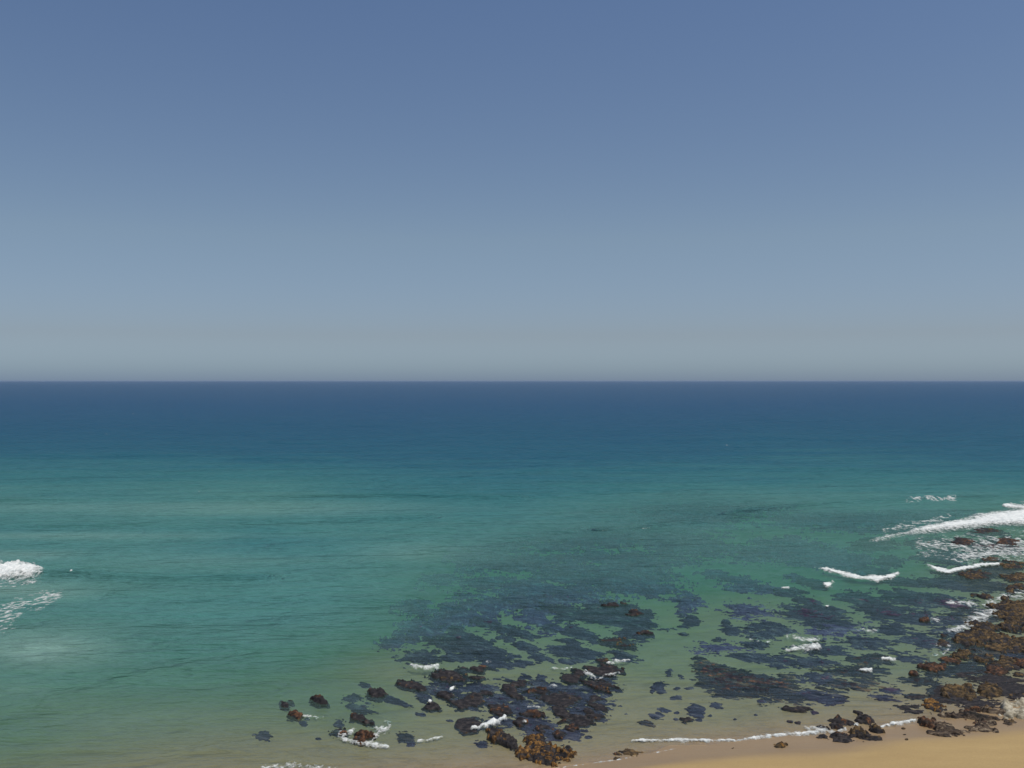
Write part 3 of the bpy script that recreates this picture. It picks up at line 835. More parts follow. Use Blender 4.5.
# the sandy channel
G = "small submerged clumps in the sandy channel"
kelp((688, 602, 10, 9, -30), "ragged kelp tuft standing in the sandy channel's mouth", G, -0.35, 0.6, M_DEEP)
kelp((690.5, 619.5, 8, 6.5), "kelp clump directly shoreward of the channel-mouth tuft", G, -0.25, 0.55)
kelp((682, 614, 5, 2.2), "short kelp dash beside the channel-mouth tuft", G, -0.3, 0.5)
kelp((683, 633, 5, 2.4), "faint lone clump in the middle of the sandy channel", G, -0.4, 0.5)
kelp((667.5, 628, 7, 1.6), "thin faint dash by the small rusty rock", G, -0.4, 0.5)
kelp((669, 671.5, 4.5, 4.2), "faint greenish round clump in the inner channel", G, -0.35, 0.4)
kelp((681, 675.5, 3.6, 3), "fainter greenish clump beside the round inner one", G, -0.45, 0.4)
kelp((660, 687, 8, 7, 30), "largest round clump on the reef side of the inner channel", G, -0.15, 0.35)
kelp((652, 691, 3, 2.2), "tiny clump touching the largest round one", G, -0.2, 0.35)
kelp((678, 698, 7.5, 2.4), "flat bluish clump in the middle of the inner channel", G, -0.2, 0.4)
kelp((689, 688.5, 5, 1.8), "bluish dash by the kelp mat's bay-side edge", G, -0.3, 0.4)
kelp((677.5, 688, 4, 1.5), "small bluish dash between round clump and kelp mat", G, -0.3, 0.4)
kelp((696, 710, 9.5, 8, 30), "dark round clump, largest nearest the beach in the channel", G, -0.08, 0.3)
rock((687.5, 718.5, 8.5, 3), "low black rock touching the dark round clump", G, 0.18, M_BROWN, 0.1)
kelp((676, 718.5, 2.6, 1.3), "dark crumb beside the low black rock", G, -0.05, 0.3)
kelp((677, 712, 3.2, 1.3), "dark dash seaward of the low black rock", G, -0.05, 0.3)
kelp((710.5, 715, 3.6, 1.6), "dark crumb on the mat side of the dark round clump", G, -0.05, 0.3)
kelp((699, 719.5, 3.6, 1.4), "dark crumb just shoreward of the dark round clump", G, -0.05, 0.3)
kelp((657, 715, 8, 5), "dark clump, larger of the two near the reef's shore end", G, -0.1, 0.35)
kelp((664, 709.5, 7, 3.2, 15), "soft clump leaning on the larger one near the reef's shore end", G, -0.18, 0.4)
kelp((647.5, 722.5, 9, 4.2), "brownish flat clump closest to the white shoreline foam", G, -0.05, 0.35, M_FLECK)
kelp((717, 705, 8, 3.2, 15), "slanting faint clump shoreward of the big kelp mat", G, -0.15, 0.4)
kelp((735, 719, 2.4, 1), "tiny speck in olive shallows off the swash", G, -0.05, 0.3)
kelp((756, 714.5, 2.6, 1), "tiny faint speck nearest the big kelp mat's shore side", G, -0.08, 0.3)
kelp((762, 700.7, 5, 1.7), "thin dash along the big kelp mat's shore edge", G, -0.08, 0.4)

# ------------------------------------------------------------------ the second reef
G = "submerged kelp beds of the second reef"
kelp([(695, 655), (706, 654), (722, 660), (745, 667), (765, 671), (792, 671), (803, 680), (802, 690), (782, 699), (760, 699), (742, 696), (722, 700), (709, 693), (697, 684), (694, 670)], "big square dark kelp mat flecked rust, beside the sandy channel", G, 0.0, 0.28, M_FLECK, poke=0.3)
kelp((745, 609, 20, 8.5, 5), "soft-edged kelp bed at the seaward side of the channel", G, -0.18, 0.5, M_DEEP)
kelp((752, 586, 20, 4.4, 5), "dark kelp strip, seaward of the soft-edged bed", G, -0.25, 0.55, M_DEEP)
kelp((738, 579, 15, 4, 12), "small slanting kelp strip farthest out by the channel", G, -0.4, 0.6, M_DEEP)
kelp((713, 572, 11, 2.6), "thin faint kelp dash across the channel's outer mouth", G, -0.8, 0.6, M_DEEP)
kelp((756, 553, 18, 6), "broad blurred kelp bed farthest out past the channel", G, -0.8, 0.7, M_DEEP)
kelp((732, 630, 15, 5.6, 15), "pointed dark kelp ledge jutting into the sandy channel", G, -0.08, 0.4)
kelp((725, 621, 5, 3.4), "small dark knob on the pointed kelp ledge", G, -0.08, 0.35)
kelp((716, 638.5, 8, 2.6), "thin kelp dash shoreward of the pointed ledge", G, -0.2, 0.5)
kelp((718, 647.5, 18, 4.8), "faint bluish kelp strip seaward of the big mat", G, -0.25, 0.6, M_DEEP)
kelp((762, 625, 18, 4.6), "kelp strip with pale ripple glints across its back", G, -0.08, 0.45)
kelp((762, 634, 16, 4.4), "kelp strip just shoreward of the glinting one", G, -0.06, 0.45)
kelp((758, 643.5, 15, 4), "kelp strip touched by thin grey foam", G, -0.06, 0.45)
kelp((752, 656, 25, 5.6, 5), "dark lens-shaped kelp bed seaward of the big mat", G, -0.05, 0.4)
kelp((788, 590, 14, 4, 5), "small dark kelp bed shoreward of the curved foam crest's tip", G, -0.08, 0.4)
kelp((809, 601, 19, 6.4, 20), "slanting dark kelp bed with a white fleck at its end", G, -0.07, 0.4)
kelp((836, 609, 14, 3.4, 15), "thin slanting kelp tail beyond the white fleck", G, -0.1, 0.45)
kelp((816, 616, 36, 9.5, 12), "broad dark streaky kelp bed seaward of the double foam patch", G, -0.05, 0.45)
kelp((832, 629, 26, 7), "soft kelp bed on the shore side of the broad streaky one", G, -0.15, 0.55, M_DEEP)
kelp((778, 628, 16, 5.6, 10), "dark kelp bed on the bay side of the double foam patch", G, -0.06, 0.45)
kelp((870, 601, 30, 7.5, 14), "long kelp bed shoreward of the curved foam crest's heel", G, -0.1, 0.5)
kelp((886, 611, 28, 8.4, 12), "wide dark kelp bed seaward of the small scattered foam", G, -0.06, 0.45)
kelp((893, 628, 20, 5), "kelp strip beside the small scattered foam", G, -0.08, 0.5)
kelp((864, 642, 30, 7), "dark kelp bed with black knobs, shoreward of scattered foam", G, -0.02, 0.45)
kelp((822, 649, 30, 7), "wide kelp bed behind the double foam patch's shore side", G, -0.06, 0.5)
kelp((873, 659, 26, 7), "brown-flecked kelp bed seaward of the white foam dash", G, 0.0, 0.45, M_FLECK, poke=0.3)
kelp((812, 662, 32, 7), "wide soft kelp bed joining the big mat's seaward corner", G, -0.08, 0.55)
kelp((852, 669, 34, 9), "broad brownish kelp bed around the white foam dash", G, -0.03, 0.5, M_FLECK)
kelp((786, 661, 18, 6), "kelp bed just seaward of the big mat's far corner", G, -0.06, 0.5)
kelp((848, 684, 28, 8), "shoremost broad kelp bed, brown and streaky", G, -0.04, 0.55, M_FLECK)
kelp((820, 678, 20, 6), "kelp bed between the big mat and the shoremost broad one", G, -0.08, 0.55)
kelp((879, 695, 15, 4, 10), "thin kelp tail at the shoremost broad bed's end", G, -0.06, 0.5)
kelp((893, 690, 11, 4.4), "small kelp bed toward the twin brown slabs", G, -0.05, 0.5)
kelp((814, 695.5, 24, 6.4, 8), "dark lens of kelp alone in olive shallows near the beach", G, -0.04, 0.4)
kelp((799, 697.5, 11, 6), "pale brown fringe at the dark lens's bay-side tip", G, -0.1, 0.5, M_FLECK)
kelp((839, 699, 10, 3.2), "low kelp tail at the dark lens's far end", G, -0.06, 0.45)
kelp((830, 703.5, 7, 2), "faint kelp dash just shoreward of the dark lens", G, -0.1, 0.4)
rock((797, 708, 17, 4, 5), "flat grey-brown rock awash between dark lens and beach", G, 0.14, M_BROWN, 0.12)
kelp((815.5, 712.5, 6, 2.2), "small tail clump at the flat grey-brown rock's end", G, -0.03, 0.4)
kelp((790.5, 721, 4, 1.6), "small brown speck seaward of the shoreline foam", G, 0.0, 0.35, M_FLECK)
kelp((798.5, 722.5, 3.2, 1.7), "second brown speck seaward of the shoreline foam, toward the beach rocks", G, 0.0, 0.35, M_FLECK)
G = "slanting outer kelp streaks behind the foam crests"
kelp((802, 551, 36, 6, 9), "long slanting dark kelp streak on the bay side of the curved crest", G, -0.35, 0.55, M_DEEP)
kelp((830, 562, 34, 4.6, 8), "slanting dark kelp streak running into the curved crest", G, -0.2, 0.5, M_DEEP)
kelp((848, 556, 16, 4), "short kelp streak just seaward of the curved crest", G, -0.3, 0.55, M_DEEP)
kelp((790, 541, 24, 4, 6), "faint kelp streak seaward of the long slanting dark one", G, -0.7, 0.65, M_DEEP)
kelp((872, 543.5, 18, 5), "brownish kelp patch under the long crest's tip", G, -0.15, 0.5, M_FLECK)
kelp((890, 560, 12, 4.6), "dark round kelp patch between the curved and the long crest", G, -0.12, 0.5)
kelp((874, 571, 18, 4.6, 10), "dark kelp streak lapped by the curved crest's heel", G, -0.08, 0.45)
kelp((793, 575, 6, 2.2), "small faint kelp dash by the curved crest's tip", G, -0.4, 0.5, M_DEEP)
kelp((812, 582, 13, 3.4, 10), "thin kelp dash beside the small white splash", G, -0.2, 0.5)
kelp((905, 581, 18, 4, 6), "dark kelp streak shoreward of the curved crest's heel", G, -0.08, 0.5)
kelp((945, 556, 28, 6.4), "blue-black kelp bed between the two long foam lines", G, -0.05, 0.55)
kelp((928, 541, 20, 5), "brown-flecked kelp bed just shoreward of the long crest", G, -0.02, 0.5, M_FLECK)
kelp((950, 584, 26, 5, 8), "dark kelp bed shoreward of the bowed foam line", G, -0.05, 0.5)
kelp((910, 597, 26, 7.5, 12), "dark streaky kelp bed seaward of the pale sand streak", G, -0.06, 0.5)
kelp((952, 603, 30, 7, 10), "dark streaky kelp bed running toward the brown shelf's foam", G, -0.05, 0.5)
kelp((920, 615, 26, 7.5, 10), "dark kelp bed with a reddish knob, shoreward of the pale streak", G, -0.04, 0.45)
kelp((950, 620, 24, 6, 8), "kelp bed at the foot of the shelf's white surge", G, -0.04, 0.5)
kelp((925, 640, 30, 8, 14), "wide dark kelp bed beside the speckled foam", G, -0.03, 0.45)
kelp((908, 657, 24, 6, 12), "long kelp bed seaward of the two small brown rocks", G, -0.05, 0.5)
kelp((925, 680, 20, 6), "kelp bed between small brown rocks and twin slabs", G, -0.08, 0.55, mat=M_ROCK)
kelp((975, 668, 26, 6, 8), "kelp bed in the pool between shelf and twin slabs", G, -0.08, 0.5, mat=M_ROCK)
kelp((1000, 680, 26, 6), "kelp bed in the pool beside the second slab's seaward edge", G, -0.08, 0.5, mat=M_ROCK)
kelp((938, 692, 14, 8), "blue-black kelp fringe at the first slab's bay-side edge", G, -0.05, 0.4, mat=M_ROCK)
kelp((980, 704, 30, 5), "blue-black kelp fringe at the shore side of the twin slabs", G, -0.03, 0.4, mat=M_ROCK)
kelp((912, 697, 12, 3.2), "dark kelp strip in the shallows off the golden slab", G, -0.03, 0.45, mat=M_ROCK)
kelp((906, 708, 11, 3.6), "faint kelp clump off the layered rock's tip", G, -0.08, 0.5, mat=M_ROCK)
kelp((918, 712, 6, 1.8), "small dark kelp dash beside the faint clump off the layered rock", G, -0.02, 0.4, mat=M_ROCK)

G = "dark kelp beds in the pools among the brown shelf rocks"
kelp((975, 612, 34, 9, 6), "dark kelp bed under the white surge off the shelf", G, -0.05, 0.5, M_FLECK)
kelp((985, 648, 44, 9, 4), "dark kelp bed along the widest shelf's shore side", G, -0.04, 0.5, M_FLECK)
kelp((1015, 652, 26, 8), "dark kelp bed in the pool at the shelf's landward end", G, -0.05, 0.5)
kelp((955, 672, 32, 7, 8), "dark kelp bed shoreward of the rust-brown oval rock", G, -0.05, 0.5, mat=M_ROCK)
kelp((1005, 690, 34, 8), "dark kelp bed around the landward twin slab", G, -0.04, 0.45, mat=M_ROCK)
kelp((985, 585, 40, 9, 4), "dark kelp bed around the small rocks seaward of the shelf", G, -0.05, 0.5, M_FLECK)
kelp((990, 570, 40, 6), "dark kelp bed around the brown mottled ledges", G, -0.05, 0.5, M_FLECK)
kelp((990, 546, 44, 9), "dark kelp bed beneath the lacy foam behind the long crest", G, -0.05, 0.5, M_FLECK)
kelp((960, 633, 26, 6, 8), "dark kelp bed at the bay-side tip of the widest shelf", G, -0.05, 0.5)
kelp((955, 698, 34, 8, 4), "dark kelp bed beneath the seaward twin slab's shore edge", G, -0.04, 0.45, mat=M_ROCK)
# ------------------------------------------------------------------ the brown reef shelf and its rocks
G = "brown weed-covered rocks of the reef shelf"
rock([(955, 632), (963, 626.5), (977, 621), (991, 621), (997, 626.5), (1001, 634), (1015, 638), (1040, 636), (1040, 648), (1008, 646), (993.5, 644), (981, 644), (966, 643.5), (955, 639)], "widest brown weed-covered shelf, below the white surge", G, 0.44, M_BROWN, 0.5, 0.65, stretch=3.0)
rock([(994, 606), (1005, 600), (1015, 597), (1045, 596), (1045, 628), (1015, 627.5), (1005, 624), (1002, 617), (994, 613)], "brown weed-covered shelf at the seaward side of the white surge", G, 0.48, M_BROWN, 0.5, 0.65, stretch=3.0)
rock((962, 654.5, 15, 6, -8), "golden-brown rock beside the speckled foam, shoreward of the widest shelf", G, 0.32, M_BROWN, 0.7, stretch=3.0)
rock((949, 659, 13, 3.2, 8), "thin brown rock tongue below the speckled foam", G, 0.20, M_RUST, 0.6, stretch=3.0)
rock((936, 664.5, 14, 4.4, 8), "rust-brown oval rock, larger of two outliers off the shelf", G, 0.28, M_RUST, 0.7, stretch=3.0)
rock((915, 672, 6, 3.2), "small rust-brown rock, farthest outlier off the shelf", G, 0.24, M_RUST, 0.65, stretch=3.0)
rock((1010, 589.5, 7, 3), "small brown rock seaward of the shelf's top", G, 0.32, M_BROWN, 0.6, stretch=3.0)
rock((1005, 597, 5, 1.8), "thin dark rock sliver at the shelf's seaward edge", G, 0.20, M_BROWN, 0.5, stretch=3.0)
rock((986, 594.5, 7, 2.6, 10), "small dark brown rock awash off the shelf's seaward edge", G, 0.24, M_BROWN, 0.55, stretch=3.0)
rock((973.5, 593.5, 4, 1.7), "tiny dark rock awash farthest off the shelf's seaward edge", G, 0.16, M_BROWN, 0.55, stretch=3.0)
rock((1018, 585.5, 8, 3.2), "brown rock between the shelf's top and the mottled ledges", G, 0.32, M_BROWN, 0.55, stretch=3.0)
rock((1007, 661.5, 9, 5), "brown rock in the pool, between the shelf and the second slab", G, 0.28, M_BROWN, 0.7, stretch=3.0)
rock((1026, 663, 12, 6), "brown rock at the pool's landward rim", G, 0.32, M_RUST, 0.7, stretch=3.0)
rock((995, 670, 12, 5, 5), "brown rock in the pool just seaward of the second slab", G, 0.28, M_RUST, 0.65, stretch=3.0)
rock((1018, 673, 5, 2.2), "small dark rock between pool rim and second slab", G, 0.20, M_BROWN, 0.5, stretch=3.0)
rock((1005, 652, 6, 2.4), "small brown rock just below the widest shelf", G, 0.20, M_BROWN, 0.5, stretch=3.0)
rock((990, 655.5, 5, 1.6), "thin brown sliver of rock awash in the pool", G, 0.12, M_BROWN, 0.55, stretch=3.0)
rock((946, 634.5, 5, 2), "tiny reddish rock at the widest shelf's bay-side tip", G, 0.20, M_RUST, 0.5, stretch=3.0)
rock((944, 643.5, 7, 3), "dark olive rock amid the speckled foam", G, 0.24, M_BROWN, 0.5, stretch=3.0)
rock((925, 618.5, 6, 2.2), "dark reddish knob alone in the outer kelp", G, 0.24, M_RUST, 0.55, stretch=3.0)
rock((974, 574.5, 17, 4.6), "brown mottled ledge just below the bowed foam line", G, 0.28, M_BROWN, 0.45, stretch=3.0)
rock((1012, 565, 15, 4.2), "brown mottled ledge, seaward of the two near the frame edge", G, 0.32, M_BROWN, 0.5, stretch=3.0)
rock((1016, 577, 13, 5), "brown mottled ledge, shoreward of the two near the frame edge", G, 0.32, M_BROWN, 0.6, stretch=3.0)
rock((963, 540.5, 9, 4), "dark rock standing in the lacy foam behind the long crest", G, 0.36, M_RUST, 0.3, stretch=3.0)
rock((1007, 540.5, 11, 3.6), "dark reddish rock in lacy foam, second from the long crest's tip", G, 0.28, M_RUST, 0.55, stretch=3.0)
rock((985, 530.5, 14, 2.8), "dark low ledge tucked under the long crest's foam", G, 0.20, M_BROWN, 0.25, stretch=3.0)
rock((992, 558, 8, 2.2), "thin brown rock sliver in lacy foam above the bowed line", G, 0.20, M_BROWN, 0.5, stretch=3.0)
rock([(945, 684), (958, 682.4), (971, 683.6), (976, 688), (977, 697), (971, 701.5), (963.5, 698), (952, 697), (943, 695), (940.5, 689.5)], "flat brown slab, bay-side one of the twin slabs", G, 0.36, M_BROWN, 0.8, 0.15, stretch=3.0)
rock([(977, 683), (993.5, 682), (1005.5, 688), (1003, 693.5), (991, 698.5), (981, 699.5), (977.5, 692)], "flat brown slab, landward one of the twin slabs", G, 0.40, M_BROWN, 0.78, 0.15, stretch=3.0)
rock((933, 704, 13, 4.6, 20), "golden slab slanting into the shallows above the layered rock", G, 0.32, M_GOLD, 0.5, 0.3, stretch=3.0)
rock((1020, 695, 9, 3.2), "brown rock beside pale boulders at the top of the beach", G, 0.32, M_BROWN, 0.5, stretch=3.0)

rock((1003, 648.5, 28, 5, 3), "long low brown ledge bridging the widest shelf and the pool rocks", G, 0.3, M_BROWN, 0.5, 0.6, stretch=3.0)
rock((978, 658.5, 17, 4, 8), "low brown ledge between golden-brown rock and pool", G, 0.25, M_BROWN, 0.45, 0.6, stretch=3.0)
rock((1000, 665, 22, 3.6, 5), "low jagged brown ledge in the pool's middle", G, 0.25, M_BROWN, 0.45, 0.6, stretch=3.0)
rock((985, 634, 22, 4.5, 8), "jagged brown crest along the widest shelf's middle", G, 0.5, M_BROWN, 0.5, 0.6, stretch=3.0)

# ------------------------------------------------------------------ rocks on the beach
G = "layered rock ledges at the top of the sand"
B = dict(name="beach_rock", mat=M_STRATA, stretch=3.0, ledge=0.25)
rock((967, 714.5, 32, 3.8, 5), "longest dark layered ledge across the middle of the outcrop", G, 0.7, M_RUST, 0.12, 0.35, **B)
rock((972, 709.5, 10, 3.6), "reddish ledge on the seaward edge of the layered outcrop", G, 0.5, M_RUST, 0.45, **B)
rock((990, 709.5, 18, 4, 6), "dark ledge below the landward brown slab", G, 0.6, M_BROWN, 0.2, **B)
rock((926, 723, 14, 4.4, 10), "red-brown pointed ledge, tip of the layered outcrop in the swash", G, 0.6, M_RUST, 0.6, **B)
rock((945, 727.5, 17, 5.6, 8), "tan layered ledge behind the pointed red-brown tip", G, 0.65, M_BROWN, 0.15, **B)
rock((942, 733.2, 12, 2.6, 5), "low dark ledge nearest the dry sand", G, 0.35, None, 0.2, **B)
rock((960, 731.5, 10, 2.6), "small pale tan ledge beside the low dark one on the sand", G, 0.3, None, 0.2, **B)
rock((988, 721.5, 18, 4.2, 8), "dark stepped ledge at the landward end of the outcrop", G, 0.65, M_RUST, 0.15, **B)
rock((976, 728, 9, 2.6), "small dark ledge below the stepped one", G, 0.4, None, 0.2, **B)
rock((987, 729, 6, 2.4), "small speckled ledge on sand below the stepped one", G, 0.35, None, 0.2, **B)
rock((996, 729.5, 4.4, 1.8), "smallest dark stone at the landward foot of the outcrop", G, 0.3, None, 0.2, **B)
rock((1008, 721.5, 8, 2.8), "brown flat stone between outcrop and pale boulders", G, 0.3, M_BROWN, 0.3, **B)
G = "pale boulders beside the layered ledges"
P = dict(name="beach_rock", mat=M_PALE, stretch=1.4)
rock((1007, 706.5, 5, 4.4), "round pale boulder touching the layered outcrop", G, 0.8, None, 0.3, **P)
rock((1013, 702.5, 10, 2.6, 8), "flat pale slab seaward of the round pale boulder", G, 0.6, None, 0.3, **P)
rock((1022, 702, 6, 3.4), "pale boulder at the flat slab's landward end", G, 0.6, None, 0.3, **P)
rock((1011, 713.5, 8, 3.2), "pale block shoreward of the round pale boulder", G, 0.5, None, 0.3, **P)
rock((1023, 713, 9, 4.4), "wide pale block, most landward of all", G, 0.6, None, 0.3, **P)
G = "dark rocks in the swash on the open beach"
B = dict(name="beach_rock", mat=M_ROCK, stretch=2.2, ledge=0.15)
rock((840, 722.5, 13, 5.6), "dark red rock, seaward half of the swash cluster", G, 0.55, M_RUST, 0.45, **B)
rock((841, 735, 15, 5, 6), "dark rock with wet foam on its back, nearest the dry sand", G, 0.5, M_RUST, 0.25, **B)
rock((862, 731.5, 16, 5.4, 4), "brown ridge rock in the middle of the swash cluster", G, 0.6, M_BROWN, 0.4, **B)
rock((877, 728.5, 7, 4.2), "blocky brown rock, landward end of the swash cluster", G, 0.6, M_BROWN, 0.4, **B)
rock((873, 737, 10, 2.6), "low dark rock skirting the swash cluster on the sand", G, 0.3, M_BROWN, 0.2, **B)
rock((866, 718.5, 9, 4, 15), "dark rock with white water around it, seaward of the brown ridge", G, 0.45, M_RUST, 0.3, **B)
rock((860, 713, 7, 2.3, 15), "thin dark rock leading seaward from the swash cluster", G, 0.3, M_RUST, 0.3, **B)
rock((823, 726.5, 7, 2.8), "small dark rock at the foam's end of the swash cluster", G, 0.35, M_RUST, 0.25, **B)
rock((823, 736, 5, 1.6), "small dark stone on wet sand by the swash cluster", G, 0.2, None, 0.2, **B)

G = "washed-up seaweed on the sand"
W = dict(name="weed_clump", cat="seaweed", mat=M_BROWN, stretch=1.3, rag=0.35)
rock((780, 745, 8, 2.4), "golden-brown seaweed heap alone on the wet sand", None, 0.3, M_GOLD, 0.45, **W)
rock((627, 752, 12, 3.6), "purplish seaweed drift where thin swash covers the sand", G, 0.10, M_RUST, 0.25, **{**W, 'rag': 0.6})
rock((616, 758, 5, 2.2), "small seaweed scrap beside the purplish drift", G, 0.08, None, 0.3, **W)
rock((732.5, 748, 2.4, 0.9), "tiny dark weed scrap on wet sand above the swash line", G, 0.10, None, 0.3, **W)
rock((905, 734, 2.4, 0.8), "tiny weed scrap on sand, seaward of two by the layered tip", G, 0.10, None, 0.3, **W)
rock((907, 739, 2.2, 0.8), "tiny weed scrap on sand, shoreward of two by the layered tip", G, 0.10, None, 0.3, **W)
rock((904, 728, 2.6, 1.2), "brown weed scrap at the foam's landward end", G, 0.12, None, 0.3, **W)

# ------------------------------------------------------------------ white water
G = "breaking waves"
foam([(-70, 560), (0, 560), (20, 562), (34, 562), (45, 570), (42, 577), (28, 581), (0, 582), (-70, 583)], "white breaker rolling into the open bay, alone by the frame edge", G, 0.9, 0.14, name="breaking_wave", cat="wave")
foam([(866, 541), (881, 535), (908, 530), (928, 523), (953, 518), (993, 510), (1040, 505), (1060, 525), (993, 527), (958, 531), (928, 534), (909, 536), (876, 541.5)], "long white crest, largest of the breaking waves, over the outer reef", G, 0.5, 0.13, name="breaking_wave", cat="wave")
foam([(813, 567), (828, 567.5), (850, 571), (860, 575), (885, 575), (903, 571), (896, 578), (878, 583), (850, 579), (829, 572)], "curved white crest over the second reef, like a shallow bowl", G, 0.35, 0.3, name="breaking_wave", cat="wave")
foam([(925, 564), (938, 567), (948, 569), (968, 566), (983, 563.5), (1003, 561), (1000, 565.5), (980, 567.5), (960, 571.5), (948, 574), (938, 572)], "bowed white foam line between lacy foam and the mottled ledge", G, 0.3, 0.3, name="breaking_wave", cat="wave")
foam(None, "white crest fragment beyond the long crest at the frame edge", G, 0.4, 0.4, band=[(1005, 505, 2), (1020, 506, 4), (1040, 507, 5)], name="breaking_wave", cat="wave")
foam(None, "pale unbroken crest just feathering white beyond the long crest", G, 0.10, 0.7, 0.5, thin=0.6, band=[(907, 500, 1.6), (925, 498, 2.2), (940, 499, 1.4), (955, 498.5, 1.6)], name="breaking_wave", cat="wave")

G = "foam patches on the outer reef"
foam(None, "lacy foam streaks trailing between the long crest and the bowed line", G, 0.05, 0.5, 0.75, band=[(920, 545, 8), (965, 546, 12), (1040, 540, 18)])
foam(None, "foam web along the near side of the long crest by the frame edge", G, 0.05, 0.5, 0.6, band=[(960, 556, 8), (1000, 552, 9), (1040, 549, 10)])
foam(None, "ragged foam feathers on the seaward side of the long crest's tip", G, 0.06, 0.6, 0.7, band=[(885, 529, 3), (910, 524, 4), (948, 517, 4)])
foam((828.5, 584.5, 5.5, 2.6), "small bright white splash alone shoreward of the curved crest", G, 0.22, 0.75)
foam(None, "thin foam speck on the bay side of the small bright splash", G, 0.08, 0.3, band=[(782, 587.6, 1.0), (789, 586.5, 1.4)])
foam((828, 605, 3.4, 1.5), "white fleck at the slanting kelp bed's end", G, 0.1, 0.7)
foam(None, "double foam patch, its seaward thin half", G, 0.08, 0.5, 0.45, band=[(788, 635, 1.8), (800, 638, 3.4), (816, 640, 3)])
foam(None, "double foam patch, its bright shoreward half", G, 0.25, 0.35, band=[(786, 649, 1.8), (800, 648, 2.8), (818, 647, 3)])
foam(None, "thin grey foam over a kelp strip by the channel", G, 0.05, 0.6, 0.7, band=[(750, 639, 1.6), (762, 640.5, 2.4), (770, 641.5, 2)])
foam(None, "small scattered foam between two kelp beds, bright at one end", G, 0.1, 0.5, 0.4, band=[(858, 628.5, 1.8), (866, 629, 1.8), (872, 631.5, 2.4), (878, 630, 2)])
foam(None, "thin white foam dash over the brownish kelp bed", G, 0.12, 0.4, band=[(861, 669.5, 1.1), (871, 669, 1.4)])
foam(None, "thin grey-white foam dash seaward of the foam dash on brownish kelp", G, 0.1, 0.5, band=[(883, 658, 1.2), (895, 659, 1.6)])
foam(None, "white surge washing off the brown shelf", G, 0.12, 0.4, 0.35, band=[(950, 631, 3), (965, 625, 5.5), (980, 616, 7.5), (994, 611, 6), (1004, 614, 3)])
foam(None, "thin foam wash between the shelf and the small rocks seaward of it", G, 0.06, 0.5, 0.7, band=[(985, 604, 4), (1005, 594, 4), (1030, 592, 4)])
foam(None, "speckled foam around the dark olive rock", G, 0.08, 0.6, 0.7, band=[(934, 654, 2.4), (944, 654, 2), (950, 647, 2.5), (938, 643, 2.4)])
foam(None, "faint foam blot beside the reddish knob in outer kelp", G, 0.06, 0.5, 0.5, band=[(932, 618, 2), (939, 619, 2)])
foam(None, "faint foam shreds over the kelp seaward of the shelf's surge", G, 0.05, 0.6, 0.8, band=[(950, 602, 3), (965, 600, 3), (975, 604, 3)])

G = "foam patches on the middle reef"
foam(None, "white foam cap on the dark brown rock, bay side", G, 0.3, 0.4, 0.1, band=[(410, 668.5, 1.1), (420, 670.5, 1.6), (432, 670.5, 2.4), (438, 669, 1.4)], lift=0.3)
foam(None, "white wash over the foam-splashed rock, shoreward half", G, 0.2, 0.45, 0.4, band=[(586, 673, 2), (593, 678, 3), (598, 681, 2), (606, 676, 1.6), (619, 674.5, 1.6)], lift=0.2)
foam(None, "white pointed wash on the foam-splashed rock, seaward half", G, 0.25, 0.35, band=[(607, 664.5, 1.6), (616, 662.5, 2.2), (630, 661, 0.9)], lift=0.15)
foam(None, "pale thin foam on the sand hole's seaward rim", G, 0.05, 0.5, 0.3, band=[(553, 667.5, 1), (562, 668.5, 1.2), (572, 667, 1)])
foam(None, "white foam wedge breaking on the golden-brown rock's end", G, 0.3, 0.35, band=[(472, 730, 1.4), (480, 729, 1.6), (488, 726, 2.6), (496, 723, 3), (505, 720, 1.8)], lift=0.15)
foam((554, 690, 4, 2.2), "pale splash on the wide brown-backed rock", G, 0.2, 0.5, 0.2, lift=0.4)
foam((525, 725, 3, 2.2), "white splash on the knobbly red-brown rock's side", G, 0.2, 0.5, 0.2, lift=0.3)
foam(None, "pale streak behind the red weed-covered rock", G, 0.12, 0.5, 0.2, band=[(528, 709, 1), (534, 708.5, 1.2), (540, 709.5, 0.9)], lift=0.2)
foam((452, 692, 3.4, 1.6, -35), "pale fleck on the rock with one orange patch", G, 0.2, 0.4, lift=0.35)
foam((430, 705.5, 2.2, 1.3), "white fleck on the compact black rock", G, 0.15, 0.4, lift=0.4)
foam((487, 664.5, 5, 1.8), "white fleck behind the brown-capped twin rocks", G, 0.15, 0.5, 0.2, lift=0.3)
G = "foam around the outlying rocks and along the beach"
foam(None, "curved white foam around the shore side of the ringed rocks", G, 0.12, 0.4, 0.1, band=[(338, 737, 1.6), (350, 741, 2), (364, 743.5, 2.2), (378, 746, 2.4), (388, 746.5, 1.6)])
foam(None, "loose foam at the channel-side end of the ringed rocks", G, 0.08, 0.6, 0.6, band=[(374, 738, 4), (380, 730, 4.5), (388, 724, 3.5)])
foam(None, "white foam trapped in the middle of the ringed rocks", G, 0.12, 0.5, 0.35, band=[(341, 735, 2.6), (348, 735, 3), (353, 729, 2)])
foam(None, "thin white ripple in the sandy shallows beyond the ringed rocks", G, 0.12, 0.4, band=[(418, 741, 1.1), (428, 740.5, 1.6), (436, 738, 1.5), (442, 737, 0.9)])
foam(None, "faint foam thread trailing from the red-brown bay rock", G, 0.05, 0.6, 0.5, band=[(303, 716, 1.2), (312, 716.5, 1.6), (323, 717, 1.2)])
foam(None, "white swash edge lapping the sand at the bay's near corner", G, 0.12, 0.7, 0.35, band=[(262, 768, 3), (285, 766, 3.5), (310, 767, 3.5), (336, 769, 3)])
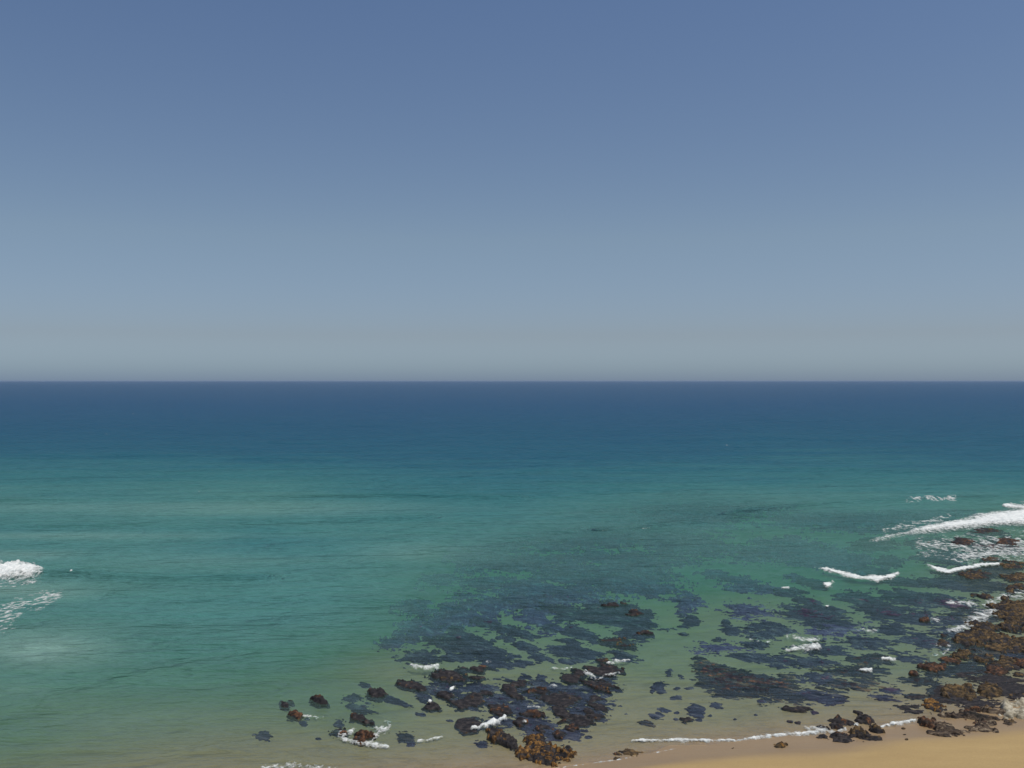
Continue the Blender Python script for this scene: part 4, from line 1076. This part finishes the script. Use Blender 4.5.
foam(None, "straight white shoreline foam on the channel's shallows", G, 0.12, 0.22, band=[(632, 741, 1.2), (645, 740.5, 1.7), (675, 740, 1.9), (700, 740.3, 1.8), (722, 740, 1.4), (735, 740.5, 1)])
foam(None, "swelling white shoreline foam running up to the swash rocks", G, 0.12, 0.25, band=[(735, 741, 1), (750, 738, 2), (768, 735.5, 2.4), (795, 733.5, 2.4), (818, 732, 2.2)])
foam(None, "foam churning against the swash rocks", G, 0.15, 0.5, 0.35, band=[(808, 730, 4), (820, 730, 4.5), (834, 733, 2.5), (845, 729, 2)], lift=0.05)
foam(None, "white shoreline foam between swash rocks and layered outcrop", G, 0.12, 0.25, band=[(880, 727, 1.2), (890, 724.5, 2), (905, 722, 2), (916, 719.5, 1.4)])
foam(None, "faint swash edge on wet sand leading up to the straight foam line", G, 0.03, 0.6, 0.4, thin=0.55, band=[(600, 762, 0.7), (625, 758.5, 0.8), (650, 754, 0.8), (680, 748, 0.8), (700, 744, 0.7)])
foam(None, "thin pale edge of spent swash on the sand below the big golden rock", G, 0.04, 0.4, 0.15, thin=0.7, band=[(556, 769, 1.2), (570, 766, 1.1), (590, 763.5, 0.8), (600, 762, 0.7)])
foam((857, 724.5, 4, 2.4, 30), "white water between the brown ridge and the rock seaward of it", G, 0.15, 0.4, 0.1)
G = "spent foam in the open bay"
foam(None, "streaky spent foam shoreward of the lone bay breaker", G, 0.05, 0.6, 0.6, band=[(-40, 624, 15), (0, 615, 14), (30, 603, 10), (60, 594, 5)])
foam(None, "white fringe at the lone bay breaker's foot", G, 0.08, 0.55, 0.6, band=[(-40, 584, 3), (10, 583, 3.5), (40, 581, 2)])
foam((71, 574.3, 2.4, 0.6), "single white fleck on the green swell beside the bay breaker", None, 0.2, 0.4)
G = "tiny whitecaps on the open sea"
for cx, cy in ((133, 413), (106, 433), (146, 455), (199, 491), (727, 444.5)):
    foam((cx, cy, 1.0, 0.3), "tiny lone whitecap on the open blue sea", G, 0.12, 0.3, name="whitecap", cat="whitecap")

# ------------------------------------------------------------------ thin sea haze
hm = bpy.data.materials.new("sea_haze")
hm.use_nodes = True
ht = hm.node_tree
ht.nodes.clear()
ho = ht.nodes.new("ShaderNodeOutputMaterial")
hv = ht.nodes.new("ShaderNodeVolumePrincipled")
hv.inputs['Color'].default_value = (0.40, 0.52, 0.74, 1)
hv.inputs['Density'].default_value = 0.000015
hv.inputs['Anisotropy'].default_value = 0.0
ht.links.new(hv.outputs[0], ho.inputs['Volume'])
hme = bpy.data.meshes.new("haze")
x, y0, y1, z0, z1 = 70000, -70000, 72000, -40, 33
hme.from_pydata([(-x, y0, z0), (x, y0, z0), (x, y1, z0), (-x, y1, z0), (-x, y0, z1), (x, y0, z1), (x, y1, z1), (-x, y1, z1)], [],
                [(3, 2, 1, 0), (4, 5, 6, 7), (0, 1, 5, 4), (1, 2, 6, 5), (2, 3, 7, 6), (3, 0, 4, 7)])
hme.materials.append(hm)
haze = bpy.data.objects.new("haze", hme)
COL.objects.link(haze)
tag(haze, kind='stuff')
